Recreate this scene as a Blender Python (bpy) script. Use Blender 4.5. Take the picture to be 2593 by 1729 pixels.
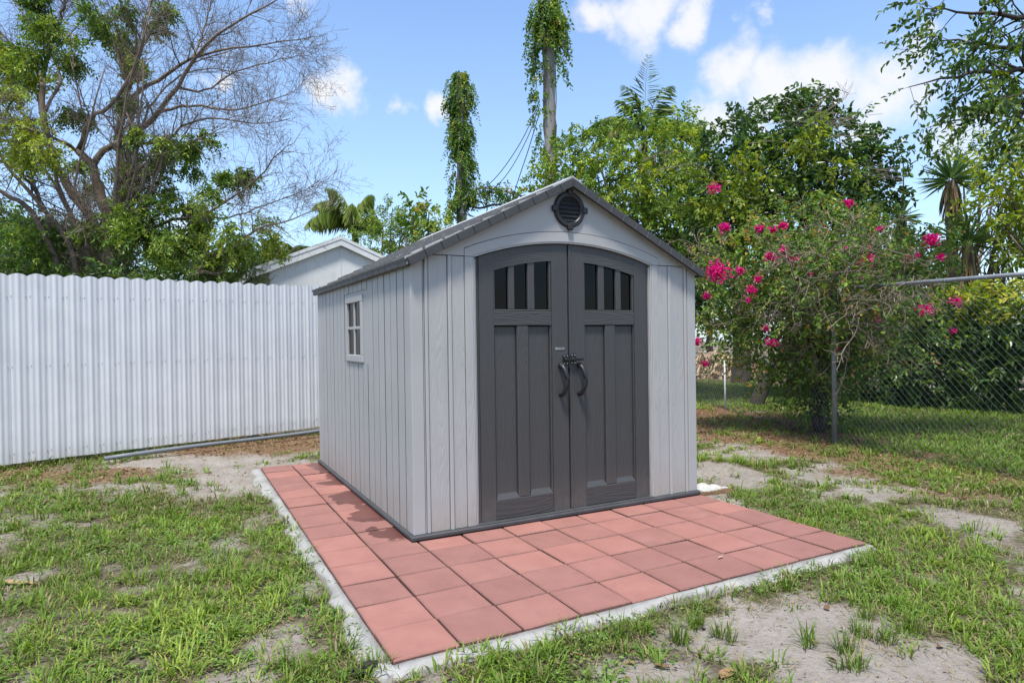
import bpy, bmesh, math, random
import numpy as np
from mathutils import Matrix, Vector

# ------------------------------------------------------------------ clear
for o in list(bpy.data.objects):
    bpy.data.objects.remove(o)
scene = bpy.context.scene
COL = scene.collection

# ------------------------------------------------------------------ camera
PX = 2593.0 / 2352.0                       # pixel notes below were taken on a 2352 px wide view
F_PX = 1638.8
CAM = np.array([-0.7645, -2.5578, 1.3117])
_yaw, _pit, _rol = 0.4802, -0.0073, -0.0140
_fw = np.array([math.sin(_yaw) * math.cos(_pit), math.cos(_yaw) * math.cos(_pit), math.sin(_pit)])
_rt0 = np.array([math.cos(_yaw), -math.sin(_yaw), 0.0])
_up0 = np.cross(_rt0, _fw)
_rt = _rt0 * math.cos(_rol) + _up0 * math.sin(_rol)
_up = -_rt0 * math.sin(_rol) + _up0 * math.cos(_rol)
cam_data = bpy.data.cameras.new('camera')
cam = bpy.data.objects.new('camera', cam_data)
COL.objects.link(cam)
cam_data.sensor_fit = 'HORIZONTAL'
cam_data.sensor_width = 36.0
cam_data.lens = F_PX / 2593.0 * 36.0
cam_data.clip_start = 0.05
cam_data.clip_end = 1000.0
cam.matrix_world = Matrix(((_rt[0], _up[0], -_fw[0], CAM[0]),
                           (_rt[1], _up[1], -_fw[1], CAM[1]),
                           (_rt[2], _up[2], -_fw[2], CAM[2]),
                           (0, 0, 0, 1)))
scene.camera = cam

def ray(x, y):
    x, y = x * PX, y * PX
    return _fw + _rt * (x - 1296.5) / F_PX - _up * (y - 864.5) / F_PX
def at(x, y, depth):
    return CAM + ray(x, y) * depth
def gnd(x, y, z=0.0):
    d = ray(x, y)
    return CAM + d * ((z - CAM[2]) / d[2])
def atY(x, y, Y):
    d = ray(x, y)
    return CAM + d * ((Y - CAM[1]) / d[1])
def at_plane(x, y, P, n):
    d = ray(x, y)
    return CAM + d * (np.dot(np.asarray(P) - CAM, n) / np.dot(d, n))
def mpx(depth):                             # metres per note pixel at a depth
    return depth * PX / F_PX

# ------------------------------------------------------------------ world, sun, exposure
SUN_EL = math.radians(68)
SUN_AZ = math.atan2(-0.62, -0.78)
world = bpy.data.worlds.new('World')
scene.world = world
world.use_nodes = True
def build_world():
    nt = world.node_tree
    N = nt.nodes; L = nt.links
    N.clear()
    out = N.new('ShaderNodeOutputWorld')
    bg = N.new('ShaderNodeBackground')
    sky = N.new('ShaderNodeTexSky')
    sky.sky_type = 'NISHITA'
    sky.sun_disc = False
    sky.sun_elevation = SUN_EL
    sky.sun_rotation = SUN_AZ
    sky.altitude = 0
    sky.air_density = 1.0
    sky.dust_density = 0.6
    sky.ozone_density = 1.6
    bg.inputs['Strength'].default_value = 0.10
    tc = N.new('ShaderNodeTexCoord')
    nz = N.new('ShaderNodeTexNoise')
    nz.inputs['Scale'].default_value = 9.0
    nz.inputs['Detail'].default_value = 6.0
    nz.inputs['Roughness'].default_value = 0.58
    L.new(tc.outputs['Generated'], nz.inputs['Vector'])
    sub = N.new('ShaderNodeVectorMath'); sub.operation = 'SUBTRACT'
    L.new(nz.outputs['Color'], sub.inputs[0]); sub.inputs[1].default_value = (0.5, 0.5, 0.5)
    mul = N.new('ShaderNodeVectorMath'); mul.operation = 'SCALE'
    L.new(sub.outputs[0], mul.inputs[0]); mul.inputs['Scale'].default_value = 0.17
    add = N.new('ShaderNodeVectorMath'); add.operation = 'ADD'
    L.new(tc.outputs['Generated'], add.inputs[0]); L.new(mul.outputs[0], add.inputs[1])
    # cumulus puffs seen in the photograph, then the same kind of puffs over the rest of the sky
    puffs = [(765, 228, 58, 1), (905, 240, 34, .6), (1005, 240, 52, 1), (1380, 30, 62, 1), (1470, 45, 80, 1), (1580, 50, 62, 1), (1755, 38, 30, .6),
             (1700, 160, 75, 1), (1800, 200, 90, 1), (1900, 175, 85, 1), (2030, 200, 95, 1), (1640, 265, 62, .9), (1980, 300, 70, .85), (2080, 85, 42, .85),
             (2200, 320, 70, .7), (690, 12, 46, .9), (510, 165, 40, .9), (420, 560, 80, .7)]
    P = []
    for x, y, r, a in puffs:
        d = ray(x, y); d = d / np.linalg.norm(d)
        P.append((d, r * PX / F_PX * 1.08, a * .92))
    prev = None
    for d, r, a in P:
        ds = N.new('ShaderNodeVectorMath'); ds.operation = 'DISTANCE'
        L.new(add.outputs[0], ds.inputs[0]); ds.inputs[1].default_value = tuple(d)
        mr = N.new('ShaderNodeMapRange'); mr.interpolation_type = 'SMOOTHSTEP'
        mr.inputs['From Min'].default_value = r * 1.05; mr.inputs['From Max'].default_value = r * 0.25
        mr.inputs['To Min'].default_value = 0; mr.inputs['To Max'].default_value = a
        L.new(ds.outputs['Value'], mr.inputs['Value'])
        if prev is None:
            prev = mr.outputs[0]
        else:
            mx = N.new('ShaderNodeMath'); mx.operation = 'MAXIMUM'
            L.new(prev, mx.inputs[0]); L.new(mr.outputs[0], mx.inputs[1]); prev = mx.outputs[0]
    # the same fair-weather clouds over the rest of the sky
    big = N.new('ShaderNodeTexNoise'); big.inputs['Scale'].default_value = 3.2; big.inputs['Detail'].default_value = 1.0
    L.new(add.outputs[0], big.inputs['Vector'])
    bm = N.new('ShaderNodeMapRange'); bm.interpolation_type = 'SMOOTHSTEP'
    bm.inputs['From Min'].default_value = .56; bm.inputs['From Max'].default_value = .66
    L.new(big.outputs['Fac'], bm.inputs['Value'])
    dt = N.new('ShaderNodeVectorMath'); dt.operation = 'DOT_PRODUCT'
    L.new(tc.outputs['Generated'], dt.inputs[0]); dt.inputs[1].default_value = tuple(_fw)
    dm = N.new('ShaderNodeMapRange'); dm.inputs['From Min'].default_value = .78; dm.inputs['From Max'].default_value = .68
    L.new(dt.outputs['Value'], dm.inputs['Value'])
    mm = N.new('ShaderNodeMath'); mm.operation = 'MULTIPLY'; L.new(bm.outputs[0], mm.inputs[0]); L.new(dm.outputs[0], mm.inputs[1])
    mx = N.new('ShaderNodeMath'); mx.operation = 'MAXIMUM'; L.new(prev, mx.inputs[0]); L.new(mm.outputs[0], mx.inputs[1]); prev = mx.outputs[0]
    # a thin veil of haze towards the horizon all round
    sep = N.new('ShaderNodeSeparateXYZ'); L.new(tc.outputs['Generated'], sep.inputs[0])
    hz = N.new('ShaderNodeMapRange'); hz.inputs['From Min'].default_value = 0.6; hz.inputs['From Max'].default_value = 0.0
    hz.inputs['To Min'].default_value = 0.0; hz.inputs['To Max'].default_value = 0.42
    L.new(sep.outputs['Z'], hz.inputs['Value'])
    m0 = N.new('ShaderNodeMix'); m0.data_type = 'RGBA'
    L.new(hz.outputs[0], m0.inputs['Factor']); 
    tint = N.new('ShaderNodeMix'); tint.data_type = 'RGBA'; tint.blend_type = 'MULTIPLY'; tint.inputs['Factor'].default_value = 1.0
    L.new(sky.outputs[0], tint.inputs['A']); tint.inputs['B'].default_value = (SKY_TINT[0], SKY_TINT[1], SKY_TINT[2], 1)
    L.new(tint.outputs['Result'], m0.inputs['A']); m0.inputs['B'].default_value = HAZE_COL
    m1 = N.new('ShaderNodeMix'); m1.data_type = 'RGBA'
    L.new(prev, m1.inputs['Factor']); L.new(m0.outputs['Result'], m1.inputs['A']); m1.inputs['B'].default_value = CLOUD_COL
    L.new(m1.outputs['Result'], bg.inputs['Color'])
    L.new(bg.outputs[0], out.inputs['Surface'])
SKY_TINT = (1.30, 1.52, 1.72)
HAZE_COL = (5.0, 6.0, 7.2, 1)
CLOUD_COL = (6.2, 6.2, 6.3, 1)
build_world()
world.cycles.sampling_method = 'MANUAL'
world.cycles.sample_map_resolution = 256

sun_data = bpy.data.lights.new('sun', 'SUN')
sun_data.energy = 3.7
sun_data.angle = math.radians(9)
sun_data.color = (1.0, 0.955, 0.88)
sun = bpy.data.objects.new('sun', sun_data)
COL.objects.link(sun)
_sd = Vector((math.cos(SUN_EL) * math.sin(SUN_AZ), math.cos(SUN_EL) * math.cos(SUN_AZ), math.sin(SUN_EL)))
sun.rotation_euler = _sd.to_track_quat('Z', 'Y').to_euler()
sun.location = (0, 0, 30)

scene.render.engine = 'CYCLES'
scene.view_settings.view_transform = 'Standard'
scene.view_settings.look = 'None'
scene.view_settings.gamma = 1.0
scene.view_settings.use_curve_mapping = False
scene.view_settings.exposure = 0.68
scene.cycles.max_bounces = 8
scene.cycles.transparent_max_bounces = 12

# ------------------------------------------------------------------ helpers: noise, mesh building
def vhash(ix, iy, seed):
    h = (ix.astype(np.int64) * 374761393 + iy.astype(np.int64) * 668265263 + seed * 1442695041) & 0x7fffffff
    h = ((h ^ (h >> 13)) * 1274126177) & 0x7fffffff
    return ((h ^ (h >> 16)) & 0xffff) / 65535.0
def vnoise(x, y, seed=0):
    ix = np.floor(x); iy = np.floor(y)
    fx = x - ix; fy = y - iy
    fx = fx * fx * (3 - 2 * fx); fy = fy * fy * (3 - 2 * fy)
    a = vhash(ix, iy, seed); b = vhash(ix + 1, iy, seed); c = vhash(ix, iy + 1, seed); d = vhash(ix + 1, iy + 1, seed)
    return (a * (1 - fx) + b * fx) * (1 - fy) + (c * (1 - fx) + d * fx) * fy
def fbm(x, y, seed=0, octs=4):
    s = 0; a = 0.5; t = 0
    for k in range(octs):
        s = s + a * vnoise(x * 2 ** k + 17.3 * k, y * 2 ** k - 9.1 * k, seed + k); t += a; a *= 0.5
    return s / t
def unit(v):
    return v / (np.linalg.norm(v, axis=-1, keepdims=True) + 1e-9)

ORIGIN = {}
class MB:
    """collects geometry; build() links it as one mesh object"""
    def __init__(self):
        self.V = []; self.Q = []; self.T = []; self.G = []; self.A = []; self.n = 0; self.has = False
    def add(self, V, Q=None, T=None, G=None, a=None):
        V = np.asarray(V, dtype=np.float64).reshape(-1, 3)
        if Q is not None and len(Q): self.Q.append(np.asarray(Q, dtype=np.int64) + self.n)
        if T is not None and len(T): self.T.append(np.asarray(T, dtype=np.int64) + self.n)
        if G is not None: self.G += [[i + self.n for i in g] for g in G]
        if a is None: a = np.full(len(V), .5)
        else: self.has = True
        self.A.append(np.asarray(a, dtype=np.float64)); self.V.append(V); self.n += len(V)
        return self
    def mesh(self, name, off=(0, 0, 0), smooth=False):
        V = np.concatenate(self.V) - np.asarray(off)
        Q = np.concatenate(self.Q) if self.Q else np.zeros((0, 4), int)
        T = np.concatenate(self.T) if self.T else np.zeros((0, 3), int)
        me = bpy.data.meshes.new(name)
        G = self.G
        nl = Q.size + T.size + sum(len(g) for g in G)
        nf = len(Q) + len(T) + len(G)
        me.vertices.add(len(V)); me.vertices.foreach_set('co', V.astype(np.float32).ravel())
        me.loops.add(nl)
        li = np.concatenate([Q.ravel(), T.ravel()] + [np.array(g) for g in G]) if nl else np.zeros(0)
        me.loops.foreach_set('vertex_index', li.astype(np.int32))
        me.polygons.add(nf)
        tot = np.concatenate([np.full(len(Q), 4), np.full(len(T), 3), np.array([len(g) for g in G], dtype=int)]).astype(np.int32)
        st = np.concatenate([[0], np.cumsum(tot)[:-1]]).astype(np.int32)
        me.polygons.foreach_set('loop_start', st)
        me.polygons.foreach_set('loop_total', tot)
        me.polygons.foreach_set('use_smooth', np.full(nf, bool(smooth)))
        me.update(calc_edges=True)
        if self.has:
            at_ = me.attributes.new('tint', 'FLOAT', 'POINT')
            at_.data.foreach_set('value', np.concatenate(self.A).astype(np.float32))
        me.validate()
        return me
    def build(self, name, mat, parent=None, smooth=False, local=False, loc=None):
        """world-space geometry (local=False) is stored relative to its parent's origin"""
        off = np.zeros(3)
        if parent is not None and not local:
            off = np.asarray(ORIGIN[parent.name])
        if loc is not None:
            off = np.asarray(loc, dtype=float)
        me = self.mesh(name, off, smooth)
        me.materials.append(mat)
        o = bpy.data.objects.new(name, me)
        COL.objects.link(o)
        if parent is not None and name in ('foliage', 'twigs', 'leaf_twigs', 'bare_twigs', 'bare_shoots', 'flower_cluster', 'wire_mesh', 'stems', 'limbs', 'dead_skirt'):
            o['kind'] = 'stuff'
        if parent is not None:
            o.parent = parent
            ORIGIN[o.name] = ORIGIN[parent.name]
        elif loc is not None:
            o.location = loc
        return o
def link_mesh(name, me, parent=None, loc=(0, 0, 0), rot=(0, 0, 0), scale=(1, 1, 1)):
    o = bpy.data.objects.new(name, me)
    COL.objects.link(o)
    o.location = loc; o.rotation_euler = rot; o.scale = scale
    if parent is not None:
        o.parent = parent
        ORIGIN[o.name] = ORIGIN[parent.name]
    return o
def tag(o, label, cat, group=None, kind=None):
    if label: o['label'] = label
    if cat: o['category'] = cat
    if group: o['group'] = group
    if kind: o['kind'] = kind
    return o
def thing(name, loc, label, cat, group=None, rotz=0.0):
    o = bpy.data.objects.new(name, None)
    o.empty_display_size = 0.2
    COL.objects.link(o)
    o.location = tuple(float(v) for v in loc)
    o.rotation_euler = (0, 0, rotz)
    ORIGIN[o.name] = tuple(float(v) for v in loc)
    return tag(o, label, cat, group)

def cbox(x0, x1, y0, y1, z0, z1, b=0.004):
    """box with chamfered edges: 24 verts, 44 triangles"""
    b = min(b, (x1 - x0) * .45, (y1 - y0) * .45, (z1 - z0) * .45)
    V = []; idx = {}
    for i, sx in enumerate((0, 1)):
        for j, sy in enumerate((0, 1)):
            for k, sz in enumerate((0, 1)):
                X = (x1 if sx else x0); Y = (y1 if sy else y0); Z = (z1 if sz else z0)
                dx = -b if sx else b; dy = -b if sy else b; dz = -b if sz else b
                idx[(sx, sy, sz, 0)] = len(V); V.append((X, Y + dy, Z + dz))
                idx[(sx, sy, sz, 1)] = len(V); V.append((X + dx, Y, Z + dz))
                idx[(sx, sy, sz, 2)] = len(V); V.append((X + dx, Y + dy, Z))
    C = np.array([(x0 + x1) / 2, (y0 + y1) / 2, (z0 + z1) / 2])
    F = []
    for s in (0, 1):
        F.append([idx[(s, 0, 0, 0)], idx[(s, 1, 0, 0)], idx[(s, 1, 1, 0)], idx[(s, 0, 1, 0)]])
        F.append([idx[(0, s, 0, 1)], idx[(1, s, 0, 1)], idx[(1, s, 1, 1)], idx[(0, s, 1, 1)]])
        F.append([idx[(0, 0, s, 2)], idx[(1, 0, s, 2)], idx[(1, 1, s, 2)], idx[(0, 1, s, 2)]])
    for p in (0, 1):
        for q in (0, 1):
            F.append([idx[(p, q, 0, 0)], idx[(p, q, 1, 0)], idx[(p, q, 1, 1)], idx[(p, q, 0, 1)]])
            F.append([idx[(p, 0, q, 0)], idx[(p, 1, q, 0)], idx[(p, 1, q, 2)], idx[(p, 0, q, 2)]])
            F.append([idx[(0, p, q, 1)], idx[(1, p, q, 1)], idx[(1, p, q, 2)], idx[(0, p, q, 2)]])
            for r in (0, 1):
                F.append([idx[(p, q, r, 0)], idx[(p, q, r, 1)], idx[(p, q, r, 2)]])
    V = np.array(V)
    out = []
    for f in F:
        a = V[f]; n = np.cross(a[1] - a[0], a[2] - a[0])
        if np.dot(n, a.mean(0) - C) < 0: f = f[::-1]
        out.append(f)
    return V, out
def add_cbox(mb, *a, b=0.004):
    V, F = cbox(*a, b=b)
    mb.add(V, G=F); return mb
def prism(mb, poly, d0, d1, axis='y'):
    """polygon in (u, z) extruded along y from d0 to d1 (front is d0)"""
    n = len(poly)
    A = [(p[0], d0, p[1]) for p in poly]; B = [(p[0], d1, p[1]) for p in poly]
    ar = sum(poly[i][0] * poly[(i + 1) % n][1] - poly[(i + 1) % n][0] * poly[i][1] for i in range(n))
    front = list(range(n)); back = list(range(2 * n - 1, n - 1, -1))
    sides = [[i, i + n, (i + 1) % n + n, (i + 1) % n] for i in range(n)]
    if ar < 0:
        front = front[::-1]; back = back[::-1]; sides = [s[::-1] for s in sides]
    V = np.array(A + B)
    if axis == 'x':
        V = V[:, [1, 0, 2]]
        front, back, sides = front[::-1], back[::-1], [s[::-1] for s in sides]
    mb.add(V, G=[front, back] + sides); return mb
def tubes(P, R, S=4, ref=None):
    """batch of polylines P (N,K,3) with radii R (N,K) -> V, Q"""
    P = np.asarray(P, float); R = np.asarray(R, float)
    N, K, _ = P.shape
    T = np.empty_like(P)
    T[:, 1:-1] = P[:, 2:] - P[:, :-2]; T[:, 0] = P[:, 1] - P[:, 0]; T[:, -1] = P[:, -1] - P[:, -2]
    T = unit(T)
    if ref is None:
        ref = np.where(np.abs(T[:, :1, 2:3]) > .9, np.array([1., 0, 0]), np.array([0, 0, 1.]))
    ref = np.broadcast_to(np.asarray(ref, float), T.shape)
    X = unit(np.cross(ref, T)); Y = np.cross(T, X)
    ang = np.arange(S) * 2 * math.pi / S
    V = P[:, :, None, :] + R[:, :, None, None] * (np.cos(ang)[None, None, :, None] * X[:, :, None, :] + np.sin(ang)[None, None, :, None] * Y[:, :, None, :])
    idx = np.arange(N * K * S).reshape(N, K, S)
    q = np.stack([idx[:, :-1], np.roll(idx[:, :-1], -1, 2), np.roll(idx[:, 1:], -1, 2), idx[:, 1:]], -1).reshape(-1, 4)
    return V.reshape(-1, 3), q
def tube(mb, pts, r, S=8, cap=True, a=None):
    pts = np.asarray(pts, float); K = len(pts)
    r = np.full(K, r) if np.isscalar(r) else np.asarray(r, float)
    V, Q = tubes(pts[None], r[None], S)
    G = None
    if cap:
        G = [list(range(S))[::-1], list(range((K - 1) * S, K * S))]
    mb.add(V, Q=Q, G=G); return mb
def smooth_path(pts, n):
    """Catmull-Rom resample of control points"""
    p = np.asarray(pts, float)
    p = np.vstack([2 * p[0] - p[1], p, 2 * p[-1] - p[-2]])
    m = len(p) - 3
    t = np.linspace(0, m - 1e-6, n); i = t.astype(int); f = (t - i)[:, None]
    a, b, c, d = p[i], p[i + 1], p[i + 2], p[i + 3]
    return .5 * ((2 * b) + (-a + c) * f + (2 * a - 5 * b + 4 * c - d) * f ** 2 + (-a + 3 * b - 3 * c + d) * f ** 3)

# ------------------------------------------------------------------ helpers: plants
def leaf_geo(mb, P, D, U, L, W, a, fine=False, fold=.25, curl=.15):
    """folded leaves at P, pointing D, upper side about U"""
    D = unit(D); S = unit(np.cross(D, U)); Nn = np.cross(S, D)
    L = np.asarray(L)[:, None]; W = np.asarray(W)[:, None]; n = len(P)
    k = np.arange(n)
    if fine:
        b = P; t = P + D * L - Nn * L * curl
        l1 = P + D * L * .3 + S * W * .48 + Nn * W * fold; r1 = P + D * L * .3 - S * W * .48 + Nn * W * fold
        l2 = P + D * L * .68 + S * W * .4 + Nn * (W * fold * .8 - L * curl * .4); r2 = P + D * L * .68 - S * W * .4 + Nn * (W * fold * .8 - L * curl * .4)
        V = np.stack([b, l1, l2, t, r2, r1], 1).reshape(-1, 3)
        Q = np.concatenate([np.stack([k * 6, k * 6 + 3, k * 6 + 2, k * 6 + 1], 1), np.stack([k * 6, k * 6 + 5, k * 6 + 4, k * 6 + 3], 1)])
        mb.add(V, Q=Q, a=np.repeat(a, 6))
    else:
        t = P + D * L - Nn * L * curl
        l = P + D * L * .45 + S * W * .5 + Nn * W * fold; r = P + D * L * .45 - S * W * .5 + Nn * W * fold
        V = np.stack([P, l, t, r], 1).reshape(-1, 3)
        T = np.concatenate([np.stack([k * 4, k * 4 + 2, k * 4 + 1], 1), np.stack([k * 4, k * 4 + 3, k * 4 + 2], 1)])
        mb.add(V, T=T, a=np.repeat(a, 4))
def rdir(rng, n):
    return unit(rng.normal(size=(n, 3)))
def sprays(mb, rng, P, D, length, per, L, W, tint, tvar=.18, droop=.25, fine=False, spread=.9, flat=.6, twig=None, twig_r=.003):
    """leafy twigs starting at P along D; per leaves each; tint is the tone of each spray"""
    n = len(P)
    D = unit(D)
    ln = length * rng.uniform(.6, 1.3, n)
    side = unit(np.cross(D, rdir(rng, n)))
    up = np.cross(side, D)
    t = (np.arange(per) + .5) / per
    pos = P[:, None] + D[:, None] * (ln[:, None] * t)[..., None]
    pos[..., 2] -= droop * ln[:, None] * t[None] ** 2
    sg = np.where(np.arange(per) % 2, 1., -1.)[None, :, None]
    ld = D[:, None] * .55 + side[:, None] * sg * spread + rng.normal(0, .35, (n, per, 3))
    ld[..., 2] -= droop
    un = up[:, None] * .5 + np.array([0, 0, flat]) + rng.normal(0, .35, (n, per, 3))
    a = np.clip(tint[:, None] + rng.normal(0, tvar, (n, per)), 0, 1)
    sz = rng.uniform(.65, 1.2, (n, per))
    leaf_geo(mb, pos.reshape(-1, 3), ld.reshape(-1, 3), un.reshape(-1, 3), (L * sz).ravel(), (W * sz).ravel(), a.ravel(), fine)
    if twig is not None:
        K = 3
        tt = np.linspace(0, 1, K)
        pp = P[:, None] + D[:, None] * (ln[:, None] * tt)[..., None]
        pp[..., 2] -= droop * ln[:, None] * tt[None] ** 2
        V, Q = tubes(pp, np.broadcast_to(np.array([1, .7, .3]) * twig_r, (n, K)), 3)
        twig.add(V, Q=Q)
def lobe_points(rng, lobes, dens, shell=(.55, 1.05)):
    """points in the outer shell of uneven lobes (centre, radii); dens sprays per square metre of shell"""
    Ps = []; Ds = []; Ts = []
    for c, r in lobes:
        c = np.asarray(c, float); r = np.asarray(r if np.ndim(r) else (r, r, r), float)
        n = max(6, int(dens * 4 * math.pi * (r.mean()) ** 2))
        d = rdir(rng, n)
        k = 3.0
        bump = .5 + fbm(d[:, 0] * k + c[0] * 3 + 50, d[:, 1] * k + d[:, 2] * k * 1.3 + c[1] * 3 + 50, 7, 3)
        rad = rng.uniform(shell[0] ** 2, shell[1] ** 2, n) ** .5 * bump
        gap = fbm(d[:, 0] * 5 + c[2] * 7 + 90, d[:, 2] * 5 + d[:, 1] * 4 + 90, 11, 2)
        keep = gap > .36
        Ps.append((c + d * r * rad[:, None])[keep])
        Ds.append((d + np.array([0, 0, .25]) + rng.normal(0, .45, (n, 3)))[keep])
        Ts.append((rng.normal(0, .07) + rng.normal(0, .12, n) + (gap - .5) * .6)[keep])
    return np.concatenate(Ps), np.concatenate(Ds), np.concatenate(Ts)
def grow(rng, P, R, per, tr, length, spread, up, K=5, rs=.55, wig=.12, taper=.25, rmin=.0015, lenfall=.6):
    """children of the polylines P (N,K,3) with radii R"""
    N, K0, _ = P.shape
    n = N * per
    pi = np.repeat(np.arange(N), per)
    t = rng.uniform(tr[0], tr[1], n)
    f = t * (K0 - 1); i = np.minimum(f.astype(int), K0 - 2); w = (f - i)[:, None]
    p0 = P[pi, i] * (1 - w) + P[pi, i + 1] * w
    tan = unit(P[pi, i + 1] - P[pi, i])
    r0 = (R[pi, i] * (1 - w[:, 0]) + R[pi, i + 1] * w[:, 0]) * rs
    side = unit(np.cross(tan, rdir(rng, n)))
    d = unit(tan * (1 - spread * .5) + side * spread + np.array([0, 0, up]))
    ln = rng.uniform(length[0], length[1], n) * (1 - lenfall * t)
    pts = np.empty((n, K, 3)); pts[:, 0] = p0
    cur = d
    for k in range(1, K):
        cur = unit(cur + rng.normal(0, wig, (n, 3)) + np.array([0, 0, up * .25]))
        pts[:, k] = pts[:, k - 1] + cur * (ln / (K - 1))[:, None]
    rad = np.maximum(r0[:, None] * np.linspace(1, taper, K)[None], rmin)
    return pts, rad

# ------------------------------------------------------------------ materials
def node_mat(name):
    m = bpy.data.materials.new(name)
    m.use_nodes = True
    nt = m.node_tree
    b = nt.nodes['Principled BSDF']
    return m, nt, b
def ramp(nt, src, stops):
    r = nt.nodes.new('ShaderNodeValToRGB')
    el = r.color_ramp.elements
    while len(el) < len(stops): el.new(.5)
    for e, (p, c) in zip(el, stops):
        e.position = p; e.color = (*c, 1)
    nt.links.new(src, r.inputs[0])
    return r.outputs[0]
def noise(nt, vec, scale, detail=4, rough=.55, dist=0):
    n = nt.nodes.new('ShaderNodeTexNoise')
    n.inputs['Scale'].default_value = scale; n.inputs['Detail'].default_value = detail
    n.inputs['Roughness'].default_value = rough; n.inputs['Distortion'].default_value = dist
    if vec is not None: nt.links.new(vec, n.inputs['Vector'])
    return n.outputs['Fac']
def mapping(nt, src, scale=(1, 1, 1), loc=(0, 0, 0)):
    m = nt.nodes.new('ShaderNodeMapping')
    m.inputs['Scale'].default_value = scale; m.inputs['Location'].default_value = loc
    nt.links.new(src, m.inputs['Vector']); return m.outputs[0]
def mixc(nt, f, a, b, mode='MIX'):
    m = nt.nodes.new('ShaderNodeMix'); m.data_type = 'RGBA'; m.blend_type = mode
    for s, v in (('Factor', f), ('A', a), ('B', b)):
        if isinstance(v, (int, float)): m.inputs[s].default_value = v
        elif isinstance(v, tuple): m.inputs[s].default_value = (*v, 1)
        else: nt.links.new(v, m.inputs[s])
    return m.outputs['Result']
def mth(nt, op, a, b=None, clamp=False):
    m = nt.nodes.new('ShaderNodeMath'); m.operation = op; m.use_clamp = clamp
    for i, v in enumerate((a, b)):
        if v is None: continue
        if isinstance(v, (int, float)): m.inputs[i].default_value = v
        else: nt.links.new(v, m.inputs[i])
    return m.outputs[0]
def rng_map(nt, v, a, b, c=0., d=1., smooth=True):
    m = nt.nodes.new('ShaderNodeMapRange')
    if smooth: m.interpolation_type = 'SMOOTHSTEP'
    m.inputs['From Min'].default_value = a; m.inputs['From Max'].default_value = b
    m.inputs['To Min'].default_value = c; m.inputs['To Max'].default_value = d
    nt.links.new(v, m.inputs['Value']); return m.outputs[0]
def bump(nt, h, strength, dist, bsdf):
    b = nt.nodes.new('ShaderNodeBump')
    b.inputs['Strength'].default_value = strength; b.inputs['Distance'].default_value = dist
    nt.links.new(h, b.inputs['Height']); nt.links.new(b.outputs[0], bsdf.inputs['Normal'])
def coords(nt, which='Object'):
    return nt.nodes.new('ShaderNodeTexCoord').outputs[which]
def position(nt):
    return nt.nodes.new('ShaderNodeNewGeometry').outputs['Position']

def plain(name, col, rough=.6, var=.12, scale=6., bumps=.0, bscale=60., metal=0., spec=.4):
    m, nt, b = node_mat(name)
    p = position(nt)
    n = noise(nt, p, scale, 5)
    c = ramp(nt, n, [(.25, tuple(v * (1 - var) for v in col)), (.75, tuple(min(1, v * (1 + var)) for v in col))])
    nt.links.new(c, b.inputs['Base Color'])
    b.inputs['Roughness'].default_value = rough; b.inputs['Metallic'].default_value = metal
    b.inputs['Specular IOR Level'].default_value = spec
    if bumps: bump(nt, noise(nt, p, bscale, 4), bumps, .005, b)
    return m
def woodgrain(name, col, strength, rough, axis='Z', var=.05, dirt=None):
    """moulded plastic with an embossed wood grain, rings stretched along an axis"""
    m, nt, b = node_mat(name)
    p = position(nt)
    sc = {'Z': (14, 14, 1.1), 'X': (1.1, 14, 14)}[axis]
    w = mapping(nt, p, sc)
    rings = nt.nodes.new('ShaderNodeTexNoise'); rings.inputs['Scale'].default_value = .55; rings.inputs['Detail'].default_value = 1.5
    nt.links.new(w, rings.inputs['Vector'])
    saw = mth(nt, 'FRACT', mth(nt, 'MULTIPLY', rings.outputs['Fac'], 22.))
    tri = mth(nt, 'ABSOLUTE', mth(nt, 'SUBTRACT', saw, .5))
    fine = noise(nt, mapping(nt, p, tuple(v * 9 for v in sc)), 1., 3)
    h = mth(nt, 'ADD', mth(nt, 'MULTIPLY', tri, 1.2), mth(nt, 'MULTIPLY', fine, .6))
    bump(nt, h, strength, .002, b)
    n2 = noise(nt, p, 2.2, 5)
    c = ramp(nt, n2, [(.25, tuple(v * (1 - var) for v in col)), (.75, tuple(v * (1 + var) for v in col))])
    n3 = rng_map(nt, tri, .0, .12, .9, 1.)
    c = mixc(nt, 1., c, n3, 'MULTIPLY')
    if dirt:                                   # splashed dust low on the wall and faint streaks
        sep = nt.nodes.new('ShaderNodeSeparateXYZ'); nt.links.new(p, sep.inputs[0])
        low = mth(nt, 'MULTIPLY', rng_map(nt, sep.outputs['Z'], .35, .0), noise(nt, p, 18, 5))
        c = mixc(nt, mth(nt, 'MULTIPLY', low, .9), c, dirt)
        st = rng_map(nt, noise(nt, mapping(nt, p, (30, 30, .8)), 1., 4), .62, .8)
        c = mixc(nt, mth(nt, 'MULTIPLY', st, .28), c, dirt)
    nt.links.new(c, b.inputs['Base Color'])
    b.inputs['Roughness'].default_value = rough
    return m
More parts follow.
